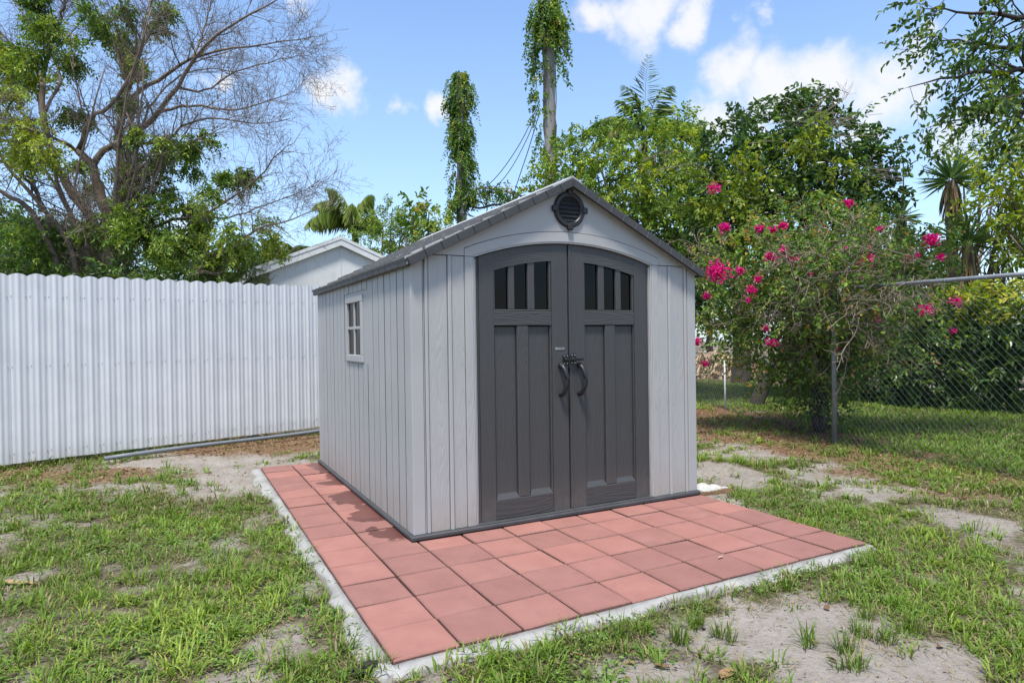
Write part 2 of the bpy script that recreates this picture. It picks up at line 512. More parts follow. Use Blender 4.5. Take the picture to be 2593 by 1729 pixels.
def leafmat(name, stops, trans=.28, rough=.45, spec=.35):
    """leaf tones picked by the per-leaf 'tint' attribute, with light passing through"""
    m, nt, b = node_mat(name)
    at_ = nt.nodes.new('ShaderNodeAttribute'); at_.attribute_name = 'tint'
    c = ramp(nt, at_.outputs['Fac'], stops)
    nt.links.new(c, b.inputs['Base Color'])
    b.inputs['Roughness'].default_value = rough; b.inputs['Specular IOR Level'].default_value = spec
    tr = nt.nodes.new('ShaderNodeBsdfTranslucent')
    hs = nt.nodes.new('ShaderNodeHueSaturation'); hs.inputs['Value'].default_value = 1.5; hs.inputs['Saturation'].default_value = 1.1; hs.inputs['Hue'].default_value = .485
    nt.links.new(c, hs.inputs['Color']); nt.links.new(hs.outputs[0], tr.inputs['Color'])
    mx = nt.nodes.new('ShaderNodeMixShader'); mx.inputs[0].default_value = trans
    nt.links.new(b.outputs[0], mx.inputs[1]); nt.links.new(tr.outputs[0], mx.inputs[2])
    nt.links.new(mx.outputs[0], nt.nodes['Material Output'].inputs['Surface'])
    return m
def glassmat(name, tint=.35):
    m, nt, b = node_mat(name)
    nt.nodes.remove(b)
    tr = nt.nodes.new('ShaderNodeBsdfTransparent'); tr.inputs[0].default_value = (tint, tint, tint * 1.02, 1)
    gl = nt.nodes.new('ShaderNodeBsdfGlossy'); gl.inputs['Roughness'].default_value = .03
    fr = nt.nodes.new('ShaderNodeFresnel'); fr.inputs[0].default_value = 1.3
    mx = nt.nodes.new('ShaderNodeMixShader')
    nt.links.new(fr.outputs[0], mx.inputs[0]); nt.links.new(tr.outputs[0], mx.inputs[1]); nt.links.new(gl.outputs[0], mx.inputs[2])
    nt.links.new(mx.outputs[0], nt.nodes['Material Output'].inputs['Surface'])
    return m

# ================================================================== SETTING: ground
PAD_W, PAD_D, TILE = 3.05, 4.575, 0.305
_rt2 = _rt0[:2]; _fw2 = np.array([math.sin(_yaw), math.cos(_yaw)])
def ellipses(lst):
    out = []
    for cx, cy, rx, ry, s in lst:
        c = gnd(cx, cy); e = gnd(cx + rx, cy); f = gnd(cx, cy - ry)
        out.append(((c - CAM)[:2] @ _rt2, (c - CAM)[:2] @ _fw2, np.linalg.norm(e - c), np.linalg.norm(f - c), s))
    return out
SAND = ellipses([(1780, 1440, 330, 55, 1.), (1500, 1515, 190, 45, .8), (2000, 1530, 230, 60, 1.), (1900, 1400, 130, 25, .8), (2150, 1480, 120, 40, .7),
                 (640, 1450, 90, 60, .8), (540, 1545, 140, 35, .8), (60, 1310, 60, 18, .8), (20, 1350, 70, 14, .6), (330, 1500, 60, 18, .5), (930, 1560, 120, 20, .6),
                 (1680, 1080, 80, 26, .9), (1740, 1030, 120, 20, .75), (1900, 1085, 110, 18, .75), (2010, 1115, 100, 16, .7), (2250, 1190, 90, 22, .8),
                 (2140, 1160, 60, 14, .6), (1650, 1000, 60, 30, .7), (1800, 1250, 60, 16, .8), (2150, 1315, 45, 14, .7), (1830, 1355, 55, 9, .7), (1650, 1140, 60, 20, .8),
                 (600, 1080, 150, 40, .9), (520, 1040, 220, 28, .9), (650, 1015, 120, 30, .9), (560, 1110, 60, 20, .8), (600, 1180, 50, 60, .6), (420, 1120, 60, 12, .4),
                 (60, 1160, 60, 10, .4), (720, 1330, 14, 60, .5), (1330, 1560, 160, 16, .5), (1260, 1530, 60, 20, .3), (320, 1330, 80, 12, .5)])
LITTER = ellipses([(1720, 970, 190, 40, 1.), (1850, 1000, 160, 28, 1.), (2080, 1045, 180, 22, .8), (2300, 1085, 130, 22, .8), (1980, 1075, 120, 14, .5), (2200, 1120, 120, 14, .5), (600, 1010, 240, 22, .7), (200, 1085, 220, 16, .6), (0, 1085, 120, 16, .7),
                   (1950, 960, 200, 30, .4)])
LUSH = ellipses([(2250, 1400, 160, 120, .5), (1900, 1290, 180, 30, .4), (2100, 1250, 200, 30, .4), (250, 1250, 420, 170, .3), (300, 1450, 300, 70, .15), (1850, 1190, 90, 25, .4), (1400, 1420, 90, 30, .35), (700, 1260, 80, 60, .35), (1150, 1500, 120, 40, .3),
                 (2050, 940, 250, 50, .5), (2200, 1010, 200, 40, .5)])
def field(x, y, E, warp=.35):
    dx = x - CAM[0]; dy = y - CAM[1]
    a = dx * _rt2[0] + dy * _rt2[1]; b = dx * _fw2[0] + dy * _fw2[1]
    w = (fbm(x * 2.6 + 31, y * 2.6 + 7, 21, 4) - .5) * 2 * warp
    m = np.zeros_like(x)
    for ca, cb, ra, rb, s in E:
        d = np.sqrt(((a - ca) / ra) ** 2 + ((b - cb) / rb) ** 2)
        m = np.maximum(m, s * np.clip((1.25 - d - w) / .6, 0, 1))
    return m
def grass_density(x, y):
    patch = fbm(x * 1.7 + 5, y * 1.7 + 9, 3, 4)
    fine = fbm(x * 6 + 2, y * 6 + 4, 13, 3)
    base = np.clip((patch - .27) * 3.2, 0, 1) * .55 + np.clip((fine - .34) * 3.6, 0, 1) * .55
    base = np.clip(base + field(x, y, LUSH) * .9, 0, 1.25)
    d = base * (1 - field(x, y, SAND)) * (1 - .8 * field(x, y, LITTER))
    far = (y > 6.9) & (x < 2)
    return np.where(far, .5, np.clip(d, 0, 1.2))
def gz(x, y):
    z = -0.045 + (fbm(x * .9 + 3, y * .9 + 8, 41, 3) - .5) * .06 + (fbm(x * 7, y * 7, 43, 3) - .5) * .018
    inpad = (x > -.02) & (x < PAD_W + .02) & (y > -.02) & (y < PAD_D + .1)
    near = np.clip(1 - np.maximum(np.maximum(-x, x - PAD_W), np.maximum(-y, y - PAD_D)) / .35, 0, 1)
    z = z * (1 - near) + (-.040 + (fbm(x * 7, y * 7, 43, 3) - .5) * .018) * near
    return np.where(inpad, -.10, z)

def ground_mat():
    m, nt, b = node_mat('ground')
    p = position(nt)
    g = nt.nodes.new('ShaderNodeAttribute'); g.attribute_name = 'grass'
    l = nt.nodes.new('ShaderNodeAttribute'); l.attribute_name = 'litter'
    n1 = noise(nt, p, 3.5, 6); n2 = noise(nt, p, 28., 6, .65); n3 = noise(nt, p, 150., 3, .7)
    sand = ramp(nt, n1, [(.3, (.27, .232, .195)), (.7, (.39, .352, .31))])
    sand = mixc(nt, mth(nt, 'MULTIPLY', rng_map(nt, n2, .46, .68), .55), sand, (.20, .165, .132))
    sand = mixc(nt, mth(nt, 'MULTIPLY', rng_map(nt, n3, .60, .72), .7), sand, (.15, .115, .09))
    soil = ramp(nt, n2, [(.3, (.055, .043, .028)), (.5, (.12, .095, .06)), (.72, (.235, .195, .145))])
    soil = mixc(nt, rng_map(nt, noise(nt, p, 11., 4), .45, .7, 0, .6), soil, (.06, .08, .025))
    lit = ramp(nt, noise(nt, p, 45., 4, .7), [(.3, (.07, .045, .03)), (.5, (.18, .105, .06)), (.7, (.34, .22, .13))])
    gm = rng_map(nt, mth(nt, 'ADD', g.outputs['Fac'], mth(nt, 'MULTIPLY', mth(nt, 'SUBTRACT', n2, .5), .9)), .18, .62)
    c = mixc(nt, gm, sand, soil)
    lm = rng_map(nt, mth(nt, 'ADD', l.outputs['Fac'], mth(nt, 'MULTIPLY', mth(nt, 'SUBTRACT', n2, .5), .9)), .15, .6)
    c = mixc(nt, lm, c, lit)
    nt.links.new(c, b.inputs['Base Color'])
    b.inputs['Roughness'].default_value = .95; b.inputs['Specular IOR Level'].default_value = .15
    h = mth(nt, 'ADD', mth(nt, 'MULTIPLY', n2, 1.), mth(nt, 'MULTIPLY', n3, .35))
    bump(nt, h, .9, .03, b)
    return m
def build_ground():
    xs = np.concatenate([np.linspace(-70, -6, 28)[:-1], np.linspace(-6, 8, 190)[:-1], np.linspace(8, 90, 40)])
    ys = np.concatenate([np.linspace(-50, -2.2, 22)[:-1], np.linspace(-2.2, 9, 160)[:-1], np.linspace(9, 110, 44)])
    X, Y = np.meshgrid(xs, ys)
    Z = gz(X, Y)
    nx, ny = len(xs), len(ys)
    idx = np.arange(nx * ny).reshape(ny, nx)
    Q = np.stack([idx[:-1, :-1], idx[:-1, 1:], idx[1:, 1:], idx[1:, :-1]], -1).reshape(-1, 4)
    mb = MB(); mb.add(np.stack([X, Y, Z], -1).reshape(-1, 3), Q=Q)
    o = mb.build('ground', ground_mat(), smooth=True)
    for nm, val in (('grass', grass_density(X, Y)), ('litter', field(X, Y, LITTER))):
        a = o.data.attributes.new(nm, 'FLOAT', 'POINT'); a.data.foreach_set('value', val.ravel().astype(np.float32))
    o['kind'] = 'structure'; o['label'] = 'sandy ground with patchy lawn around the shed pad'
build_ground()

# ================================================================== SETTING: paver pad with concrete edging
def paver_mat():
    m, nt, b = node_mat('red_paver')
    p = position(nt)
    info = nt.nodes.new('ShaderNodeObjectInfo')
    n1 = noise(nt, p, 5., 5); n2 = noise(nt, p, 90., 4, .7); n3 = noise(nt, p, 260., 2)
    c = ramp(nt, n1, [(.28, (.255, .118, .097)), (.72, (.315, .150, .124))])
    c = mixc(nt, 1., c, ramp(nt, info.outputs['Random'], [(0, (.80, .81, .83)), (.5, (.97, .97, .97)), (1, (1.12, 1.08, 1.05))]), 'MULTIPLY')
    c = mixc(nt, mth(nt, 'MULTIPLY', rng_map(nt, n2, .35, .7), .28), c, (.33, .150, .120))
    c = mixc(nt, rng_map(nt, n3, .72, .78, 0, .7), c, (.62, .45, .38))
    c = mixc(nt, rng_map(nt, noise(nt, p, 2.2, 5), .56, .75, 0, .4), c, (.34, .195, .165))
    c = mixc(nt, rng_map(nt, noise(nt, p, 7., 6, .7), .55, .75, 0, .3), c, (.15, .075, .06))
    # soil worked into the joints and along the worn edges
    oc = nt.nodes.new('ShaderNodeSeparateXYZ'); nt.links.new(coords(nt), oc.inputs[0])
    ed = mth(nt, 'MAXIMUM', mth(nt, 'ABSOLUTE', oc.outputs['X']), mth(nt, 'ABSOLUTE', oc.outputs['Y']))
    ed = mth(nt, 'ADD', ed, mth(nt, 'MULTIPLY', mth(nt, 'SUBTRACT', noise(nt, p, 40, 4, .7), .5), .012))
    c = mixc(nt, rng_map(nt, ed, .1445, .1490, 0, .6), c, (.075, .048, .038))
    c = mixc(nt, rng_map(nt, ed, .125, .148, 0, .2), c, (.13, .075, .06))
    # rain water dripped off the eave
    sep = nt.nodes.new('ShaderNodeSeparateXYZ'); nt.links.new(p, sep.inputs[0])
    yy = nt.nodes.new('ShaderNodeCombineXYZ'); nt.links.new(mth(nt, 'MULTIPLY', sep.outputs['Y'], 1.25), yy.inputs[0])
    nt.links.new(mth(nt, 'MULTIPLY', sep.outputs['X'], 1.0), yy.inputs[1])
    a1 = noise(nt, yy.outputs[0], 1.9, 3)
    edge = mth(nt, 'ADD', .575, mth(nt, 'MULTIPLY', rng_map(nt, a1, .40, .64, 0, 1), -.24))
    edge = mth(nt, 'ADD', edge, mth(nt, 'MULTIPLY', mth(nt, 'SUBTRACT', noise(nt, p, 9, 2), .5), .03))
    wet = mth(nt, 'MULTIPLY', rng_map(nt, mth(nt, 'SUBTRACT', sep.outputs['X'], edge), -.006, .012), rng_map(nt, sep.outputs['X'], .66, .64))
    wet = mth(nt, 'MULTIPLY', wet, rng_map(nt, sep.outputs['Y'], 1.5, 1.6))
    c = mixc(nt, mth(nt, 'MULTIPLY', wet, .85), c, mixc(nt, 1., c, (.36, .28, .27), 'MULTIPLY'))
    nt.links.new(c, b.inputs['Base Color'])
    nt.links.new(rng_map(nt, wet, 0, 1, .88, .35, False), b.inputs['Roughness'])
    b.inputs['Specular IOR Level'].default_value = .3
    bump(nt, mth(nt, 'ADD', n2, n3), .35, .003, b)
    return m
def build_pad():
    root = thing('paver_pad', (0, 0, 0), 'square red concrete pavers laid as a pad under the shed', None)
    root['kind'] = 'structure'
    bed = plain('sand_bed', (.085, .062, .05), .95, .3, 30, .5, 120)
    mb = MB(); add_cbox(mb, .012, PAD_W - .012, .012, PAD_D - .012, -.12, -.034, b=.01); mb.build('sand_bed', bed, root)
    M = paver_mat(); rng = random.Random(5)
    mb = MB(); g = .0046
    add_cbox(mb, -TILE / 2 + g, TILE / 2 - g, -TILE / 2 + g, TILE / 2 - g, -.05, 0, b=.005)
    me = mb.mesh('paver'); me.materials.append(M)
    for j in range(15):
        for i in range(10):
            if i >= 3 and j >= 6: continue
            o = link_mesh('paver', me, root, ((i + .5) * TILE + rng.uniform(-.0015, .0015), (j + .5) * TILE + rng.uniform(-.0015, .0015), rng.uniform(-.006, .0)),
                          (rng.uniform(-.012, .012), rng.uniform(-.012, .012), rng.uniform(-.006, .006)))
build_pad()
def build_edging():
    m, nt, b = node_mat('edging_concrete')
    p = position(nt)
    n1 = noise(nt, p, 6, 6); n2 = noise(nt, p, 70, 5, .7)
    c = ramp(nt, n1, [(.3, (.24, .233, .215)), (.7, (.37, .36, .34))])
    c = mixc(nt, mth(nt, 'MULTIPLY', rng_map(nt, n2, .5, .72), .5), c, (.17, .155, .13))
    nt.links.new(c, b.inputs['Base Color']); b.inputs['Roughness'].default_value = .9
    bump(nt, mth(nt, 'ADD', n1, n2), .5, .006, b)
    # path round the outside of the pad: down the left side, round the corner, along the front
    pts = []
    for t in np.linspace(4.62, .0, 70): pts.append((0, t, -1, 0))
    for a in np.linspace(0, math.pi / 2, 10)[1:-1]: pts.append((0, 0, -math.cos(a), -math.sin(a)))
    for t in np.linspace(0, 3.05, 50): pts.append((t, 0, 0, -1))
    for a in np.linspace(0, math.pi / 2, 8)[1:]: pts.append((3.05, 0, math.sin(a), -math.cos(a)))
    for t in np.linspace(0.05, .5, 8): pts.append((3.05, t, 1, 0))
    rng = np.random.default_rng(3)
    rows = []
    n = len(pts)
    for k, (x, y, nx, ny) in enumerate(pts):
        s = k * .07
        w = .078 + .10 * (fbm(np.array([s * 3.1]), np.array([2.]), 5, 5)[0] - .5) * 2
        if k > n - 9: w *= max(.12, (n - k) / 12)
        w = max(w, .03)
        rows.append([(x + nx * .001 - 0, y + ny * .001, -.06), (x + nx * .0015, y + ny * .0015, -.014 + rng.uniform(-.002, .002)),
                     (x + nx * w * .45, y + ny * w * .45, -.020 + rng.uniform(-.003, .003)),
                     (x + nx * w * .85, y + ny * w * .85, -.028 + rng.uniform(-.003, .003)), (x + nx * w, y + ny * w, -.040), (x + nx * w * 1.05, y + ny * w * 1.05, -.13)])
    V = np.array(rows).reshape(-1, 3); c = 6
    idx = np.arange(n * c).reshape(n, c)
    Q = np.stack([idx[:-1, :-1], idx[:-1, 1:], idx[1:, 1:], idx[1:, :-1]], -1).reshape(-1, 4)
    mb = MB(); mb.add(V, Q=Q[:, ::-1])
    o = mb.build('concrete_edging', m, smooth=True); o['kind'] = 'structure'; o['label'] = 'rough pale concrete haunching along two sides of the paver pad'
build_edging()

# ================================================================== THE SHED
SX, SY = 0.586, 1.447
SW, SD, UC = 2.43, 3.05, 1.215
M_wall = woodgrain('shed_wall_plastic', (.365, .360, .352), .8, .55, dirt=(.30, .26, .20))
M_trim = plain('shed_trim_plastic', (.37, .365, .357), .55, .05, 3, .12, 300)
M_door = woodgrain('shed_door_plastic', (.051, .0505, .0505), .85, .5, dirt=(.12, .11, .10))
M_doorh = woodgrain('shed_door_rail_plastic', (.051, .0505, .0505), .85, .5, axis='X')
M_roof = plain('shed_roof_plastic', (.40, .392, .375), .5, .15, 7, .4, 120)
M_rake = plain('shed_roof_edge_plastic', (.05, .049, .05), .5, .15, 8, .4, 140)
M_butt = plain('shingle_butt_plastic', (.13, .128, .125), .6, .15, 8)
M_base = plain('shed_floor_plastic', (.055, .056, .058), .6, .2, 9, .3, 120)
M_black = plain('black_plastic', (.018, .018, .02), .42, .1, 20, .15, 200)
M_blackmetal = plain('black_metal', (.012, .012, .013), .3, .1, 20)
M_steel = plain('bright_steel', (.6, .6, .6), .3, .1, 20, metal=1.)
M_glass = glassmat('window_pane', .06)
M_inside = plain('shed_inside', (.30, .295, .29), .8, .1, 4)

R_IN = 2.268; Z_IN = 1.985 - R_IN
R_OUT = 2.275; Z_OUT = 2.069 - R_OUT
def arc_z(u, R, zc): return zc + math.sqrt(R * R - (u - UC) ** 2)
def roof_z(u): return 2.452 - .5 * abs(UC - u)

def build_shed():
    root = thing('storage_shed', (SX, SY, 0), 'grey plastic storage shed with dark arched double doors on red pavers', 'shed')
    L = dict(parent=root, local=True)
    def piece(name, mat, *a, b=.004):
        mb = MB(); add_cbox(mb, *a, b=b); return mb.build(name, mat, root, local=True)
    def pr(name, mat, poly, d0, d1, parent=root):
        mb = MB(); prism(mb, poly, d0, d1); o = mb.build(name, mat, parent, local=True); return o
    # floor with dark rim
    piece('floor', M_base, -.022, SW + .022, -.024, SD + .022, .002, .034, b=.008)
    # structural panels behind the visible boards
    piece('wall_core', M_wall, .0375, .06, .02, SD - .02, .034, 1.86)
    o = piece('wall_core', M_wall, SW - .06, SW - .0375, .02, SD - .02, .034, 1.86)
    pr('back_wall', M_wall, [(.0, .034), (SW, .034), (SW, roof_z(SW) - .03), (UC, roof_z(UC) - .03), (0, roof_z(0) - .03)], SD - .03, SD)
    pr('front_core', M_wall, [(.02, .034), (.47, .034), (.47, 1.84), (.02, 1.84)], .0145, .05)
    pr('front_core', M_wall, [(SW - .47, .034), (SW - .02, .034), (SW - .02, 1.84), (SW - .47, 1.84)], .0145, .05)
    # ---- front: corner posts, ribs, boards, casing, both sides of the door
    segs = [('corner_post', M_trim, .0, .083, -.001, .06), ('rib', M_trim, .0865, .0935, .004, .03), ('rib', M_trim, .0965, .1195, -.004, .03), ('board', M_wall, .1235, .2565, .003, .03), ('rib', M_trim, .260, .286, -.007, .03),
            ('board', M_wall, .2885, .3815, .003, .03), ('door_casing', M_wall, .3845, .447, -.002, .04), ('door_stop', M_trim, .4475, .459, .001, .05)]
    for mir in (0, 1):
        for nm, mt, a, b_, v0, v1 in segs:
            u0, u1 = (SW - b_, SW - a) if mir else (a, b_)
            if nm == 'corner_post':
                zt = roof_z((u0 + u1) / 2) - .035
            elif nm == 'rib' or nm == 'board': zt = min(1.857, roof_z(min(u0, SW - u1)) - .03) if a < .09 else 1.857
            else: zt = 1.857
            piece(nm, mt, u0, u1, v0, v1, .034, zt, b=.004)
    # ---- gable in two halves, arch band in two halves
    n = 18
    for mir in (0, 1):
        e = 1.2140
        outer = [(.381 + (e - .381) * k / n) for k in range(n + 1)]
        poly = [(.02, 1.861), (.381, 1.861)] + [(u, arc_z(max(u, .384), R_OUT, Z_OUT) + .002) for u in outer] + [(e, roof_z(e) - .025), (.02, roof_z(.02) - .02 + .035)]
        o1 = [(.3845 + (e - .3845) * k / n) for k in range(n + 1)]
        o2 = [(.4475 + (e - .4475) * k / n) for k in range(n + 1)]
        band = [(u, arc_z(u, R_OUT, Z_OUT) - .002) for u in o1] + [(u, arc_z(max(u, .461), R_IN, Z_IN) + .0125) for u in o2[::-1]] + [(.4475, 1.8595), (.3845, 1.8595)]
        o3 = [(.459 + (e - .459) * k / n) for k in range(n + 1)]
        lip = [(u, arc_z(max(u, .461), R_IN, Z_IN) + .0115) for u in o2] + [(u, arc_z(max(u, .461), R_IN, Z_IN)) for u in o3[::-1]] + [(.459, 1.8595), (.4475, 1.8595)]
        for nm, pl, v0, v1 in (('gable_panel', poly, .0, .04), ('arch_casing', band, -.002, .04), ('arch_lip', lip, .002, .05)):
            if mir: pl = [(SW - u, z) for u, z in pl]
            pr(nm, M_trim, pl, v0, v1)
    # ---- doors
    def door(mir):
        X = (lambda u: SW - u) if mir else (lambda u: u)
        mb = MB()
        def dz(u): return arc_z(max(u, .461), R_IN, Z_IN) - .006
        us = [.466 + (1.2095 - .466) * k / 16 for k in range(17)]
        prism(mb, [(X(u), z) for u, z in [(.466, .042), (1.2095, .042)] + [(u, dz(u)) for u in us[::-1]] if z <= 9 and (z < .1)] +
              [(X(1.2095), 1.36), (X(.466), 1.36)], .0605, .075)
        d = mb.build('door', M_door, root, local=True)
        d['label'] = 'dark grey %s door leaf of the shed' % ('right' if mir else 'left')
        def sub(nm, mat, u0, u1, v0, v1, z0, z1, b=.004):
            a_, b_ = sorted((X(u0), X(u1)))
            m_ = MB(); add_cbox(m_, a_, b_, v0, v1, z0, z1, b=b); return m_.build(nm, mat, d, local=True)
        def subp(nm, mat, pl, v0, v1):
            m_ = MB(); prism(m_, [(X(u), z) for u, z in pl], v0, v1); return m_.build(nm, mat, d, local=True)
        # stiles with arched tops
        def stile(u0, u1, v0=.022):
            k = [u0 + (u1 - u0) * i / 6 for i in range(7)]
            subp('stile', M_door, [(u0, .042), (u1, .042)] + [(u, dz(u)) for u in k[::-1]], v0, .06)
        stile(.4665, .4955, .030); stile(.4965, .607); stile(1.0745, 1.2085)
        # arched head rail
        k = [.6075 + (1.074 - .6075) * i / 10 for i in range(11)]
        subp('head_rail', M_doorh, [(u, arc_z(u, R_IN - .125, Z_IN)) for u in k] + [(u, dz(u)) for u in k[::-1]], .0225, .06)
        sub('lock_rail', M_doorh, .6075, 1.074, .0225, .06, 1.39, 1.490)
        sub('bottom_rail', M_doorh, .6075, 1.074, .0225, .06, .042, .178)
        # recessed panels, their beads and sloped sills
        for (p0, p1) in ((.617, .787), (.885, 1.060)):
            sub('panel', M_door, p0, p1, .0455, .0600, .18, 1.385)
            m_ = MB()
            V = [(X(p0 - .004), .0235, .178), (X(p1 + .008), .0235, .178), (X(p1 - .008), .045, .216), (X(p0 + .014), .045, .216),
                 (X(p0 - .004), .053, .178), (X(p1 + .008), .053, .178), (X(p1 - .008), .053, .216), (X(p0 + .014), .053, .216)]
            F = [[0, 1, 2, 3], [3, 2, 6, 7], [0, 3, 7, 4], [1, 5, 6, 2], [4, 5, 1, 0], [5, 4, 7, 6]]
            if mir: F = [f[::-1] for f in F]
            m_.add(V, G=F); m_.build('sill', M_doorh, d, local=True)
        sub('centre_stile', M_door, .789, .883, .0245, .06, .178, 1.39, b=.006)
        sub('edge_bead', M_door, 1.0615, 1.0745, .029, .06, .178, 1.39, b=.003)
        sub('edge_bead', M_door, .6075, .6155, .029, .06, .178, 1.39, b=.003)
        # window lights: bottom ledge, mullions, panes
        sub('window_ledge', M_doorh, .6075, 1.074, .026, .06, 1.4905, 1.503, b=.004)
        for (a_, b_) in ((.607, .622), (.728, .776), (.884, .938), (1.060, 1.0745)):
            sub('mullion', M_door, a_, b_, .028, .06, 1.503, min(arc_z((a_ + b_) / 2, R_IN - .125, Z_IN) + .01, 1.9), b=.004)
        for (a_, b_) in ((.622, .728), (.776, .884), (.938, 1.060)):
            kk = [a_ + (b_ - a_) * i / 4 for i in range(5)]
            subp('pane', M_glass, [(a_, 1.503), (b_, 1.503)] + [(u, arc_z(u, R_IN - .12, Z_IN)) for u in kk[::-1]], .050, .053)
        # curved pull handle
        hu = (1.142 if not mir else SW - 1.302)
        hp = smooth_path([(X(hu), .024, 1.098), (X(hu) + .004, -.006, 1.088), (X(hu) + .012, -.036, 1.045), (X(hu) + .016, -.044, .99), (X(hu) + .010, -.036, .935), (X(hu) + .002, -.008, .890), (X(hu), .024, .884)], 17)
        rr = np.interp(np.linspace(0, 1, 17), [0, .1, .5, .9, 1], [.022, .020, .0165, .017, .018])
        m_ = MB(); tube(m_, hp, rr, 10); m_.build('handle', M_black, d, smooth=True, local=True)
        return d
    dl = door(0); dr = door(1)
    # meeting strip between the doors (dark gap behind, slim overlap on the right leaf)
    piece('meeting_strip', M_door, 1.2225, 1.2385, .0165, .03, .05, 1.965, b=.003)
    piece('threshold', M_base, .45, SW - .45, -.012, .09, .035, .041, b=.003)
    # ---- name badge on the left leaf
    mb = MB(); add_cbox(mb, 1.103, 1.178, .0185, .0225, 1.211, 1.229, b=.002); bd = mb.build('badge', M_steel, dl, local=True)
    fc = bpy.data.curves.new('badge_text', 'FONT'); fc.body = 'LIFETIME'; fc.size = .0165; fc.align_x = 'CENTER'; fc.align_y = 'CENTER'; fc.extrude = .0006; fc.space_character = 1.02
    to = bpy.data.objects.new('badge_text_curve', fc); COL.objects.link(to)
    dg = bpy.context.evaluated_depsgraph_get(); me = bpy.data.meshes.new_from_object(to.evaluated_get(dg))
    bpy.data.objects.remove(to)
    me.materials.append(M_blackmetal)
    tx = bpy.data.objects.new('lettering', me); COL.objects.link(tx); tx.parent = dl
    tx.location = (1.1405, .0178, 1.220); tx.rotation_euler = (math.pi / 2, 0, 0)
    # ---- gate latch across both leaves
    lt = MB(); add_cbox(lt, 1.160, 1.2085, .013, .021, 1.100, 1.176, b=.003); lt = lt.build('latch', M_blackmetal, root, local=True)
    def sub(nm, mat, *a, b=.003):
        m_ = MB(); add_cbox(m_, *a, b=b); return m_.build(nm, mat, lt, local=True)
    sub('keeper_plate', M_blackmetal, 1.221, 1.272, .008, .0165, 1.104, 1.182)
    sub('bolt_housing', M_blackmetal, 1.165, 1.205, -.012, .0125, 1.126, 1.152, b=.006)
    sub('bolt_housing', M_blackmetal, 1.226, 1.268, -.012, .0075, 1.126, 1.152, b=.006)
    m_ = MB(); tube(m_, [(1.17, -.004, 1.139), (1.325, -.004, 1.139)], .0085, 10); m_.build('bolt', M_blackmetal, lt, local=True)
    m_ = MB(); tube(m_, [(1.285, -.004, 1.139), (1.287, -.028, 1.137)], .006, 8); m_.build('bolt_knob', M_blackmetal, lt, local=True)
    for (u, z, v) in ((1.172, 1.166, .013), (1.197, 1.166, .013), (1.172, 1.110, .013), (1.197, 1.110, .013), (1.234, 1.170, .008), (1.259, 1.170, .008), (1.234, 1.114, .008), (1.259, 1.114, .008)):
        m_ = MB(); tube(m_, [(u, v, z), (u, v - .003, z), (u, v - .0045, z)], [.005, .005, .002], 8); m_.build('screw', M_steel, lt, local=True)
    # ---- round louvred gable vent
    vc = (UC + .004, 2.232)
    n = 32
    ang = np.arange(n) * 2 * math.pi / n
    prof = [(.132, .0), (.132, -.012), (.122, -.020), (.100, -.020), (.092, -.012), (.092, .0)]
    V = np.array([(vc[0] + r * math.cos(a), v, vc[1] + r * math.sin(a)) for a in ang for r, v in prof])
    idx = np.arange(n * 6).reshape(n, 6); nx = np.roll(idx, -1, 0)
    Q = np.stack([idx[:, :-1], idx[:, 1:], nx[:, 1:], nx[:, :-1]], -1).reshape(-1, 4)
    vm = MB(); vm.add(V, Q=Q); vent = vm.build('vent', M_black, root, smooth=False, local=True)
    m_ = MB(); prism(m_, [(vc[0] + .095 * math.cos(a), vc[1] + .095 * math.sin(a)) for a in ang], -.002, .001); m_.build('vent_back', M_black, vent, local=True)
    for k in range(6):
        z = vc[1] + .0735 - k * .0295
        hw = math.sqrt(max(.0915 ** 2 - (z - vc[1]) ** 2, .0004)) - .001
        m_ = MB(); V = [(vc[0] - hw, -.003, z + .013), (vc[0] + hw, -.003, z + .013), (vc[0] + hw, -.015, z - .010), (vc[0] - hw, -.015, z - .010),
                        (vc[0] - hw, -.003, z + .009), (vc[0] + hw, -.003, z + .009), (vc[0] + hw, -.012, z - .012), (vc[0] - hw, -.012, z - .012)]
        m_.add(V, G=[[3, 2, 1, 0], [7, 6, 2, 3][::1], [4, 5, 6, 7], [0, 4, 7, 3], [1, 2, 6, 5], [0, 1, 5, 4]]); m_.build('slat', M_black, vent, local=True)
    for k in range(4):
        a = k * math.pi / 2
        m_ = MB(); V, Fc = cbox(.108, .150, -.030, -.0, -.022, .022, b=.006)
        R = np.array([[math.cos(a), 0, -math.sin(a)], [0, 1, 0], [math.sin(a), 0, math.cos(a)]])
        m_.add(V @ R.T + np.array([vc[0], 0, vc[1]]), G=Fc); m_.build('tab', M_black, vent, local=True)
    # ---- left and right walls: separate boards with gaps
    edges = [.05, .14, .29, .44, .59, .745, .90, 1.06, 1.21, 1.36, 1.51, 1.66, 1.83, 1.98, 2.13, 2.29, 2.45, 2.62, 2.79, 2.965]
    rng = random.Random(9)
    def board(v0, v1, z0, z1, side):
        g = .0068
        if side == 0: a = (rng.uniform(-.001, .001), .036)
        else: a = (SW - .036, SW - rng.uniform(-.001, .001))
        mb = MB(); q = .009
        t0, t1 = ((a[0], a[0] + .002), (a[0] + .002, a[1])) if side == 0 else ((a[1] - .002, a[1]), (a[0], a[1] - .002))
        add_cbox(mb, t0[0], t0[1], v0 + g, v1 - g, z0, z1, b=.0006)
        add_cbox(mb, t1[0], t1[1], v0 + g + q, v1 - g - q, z0, z1, b=.0006)
        mb.build('siding_board', M_wall, root, local=True)
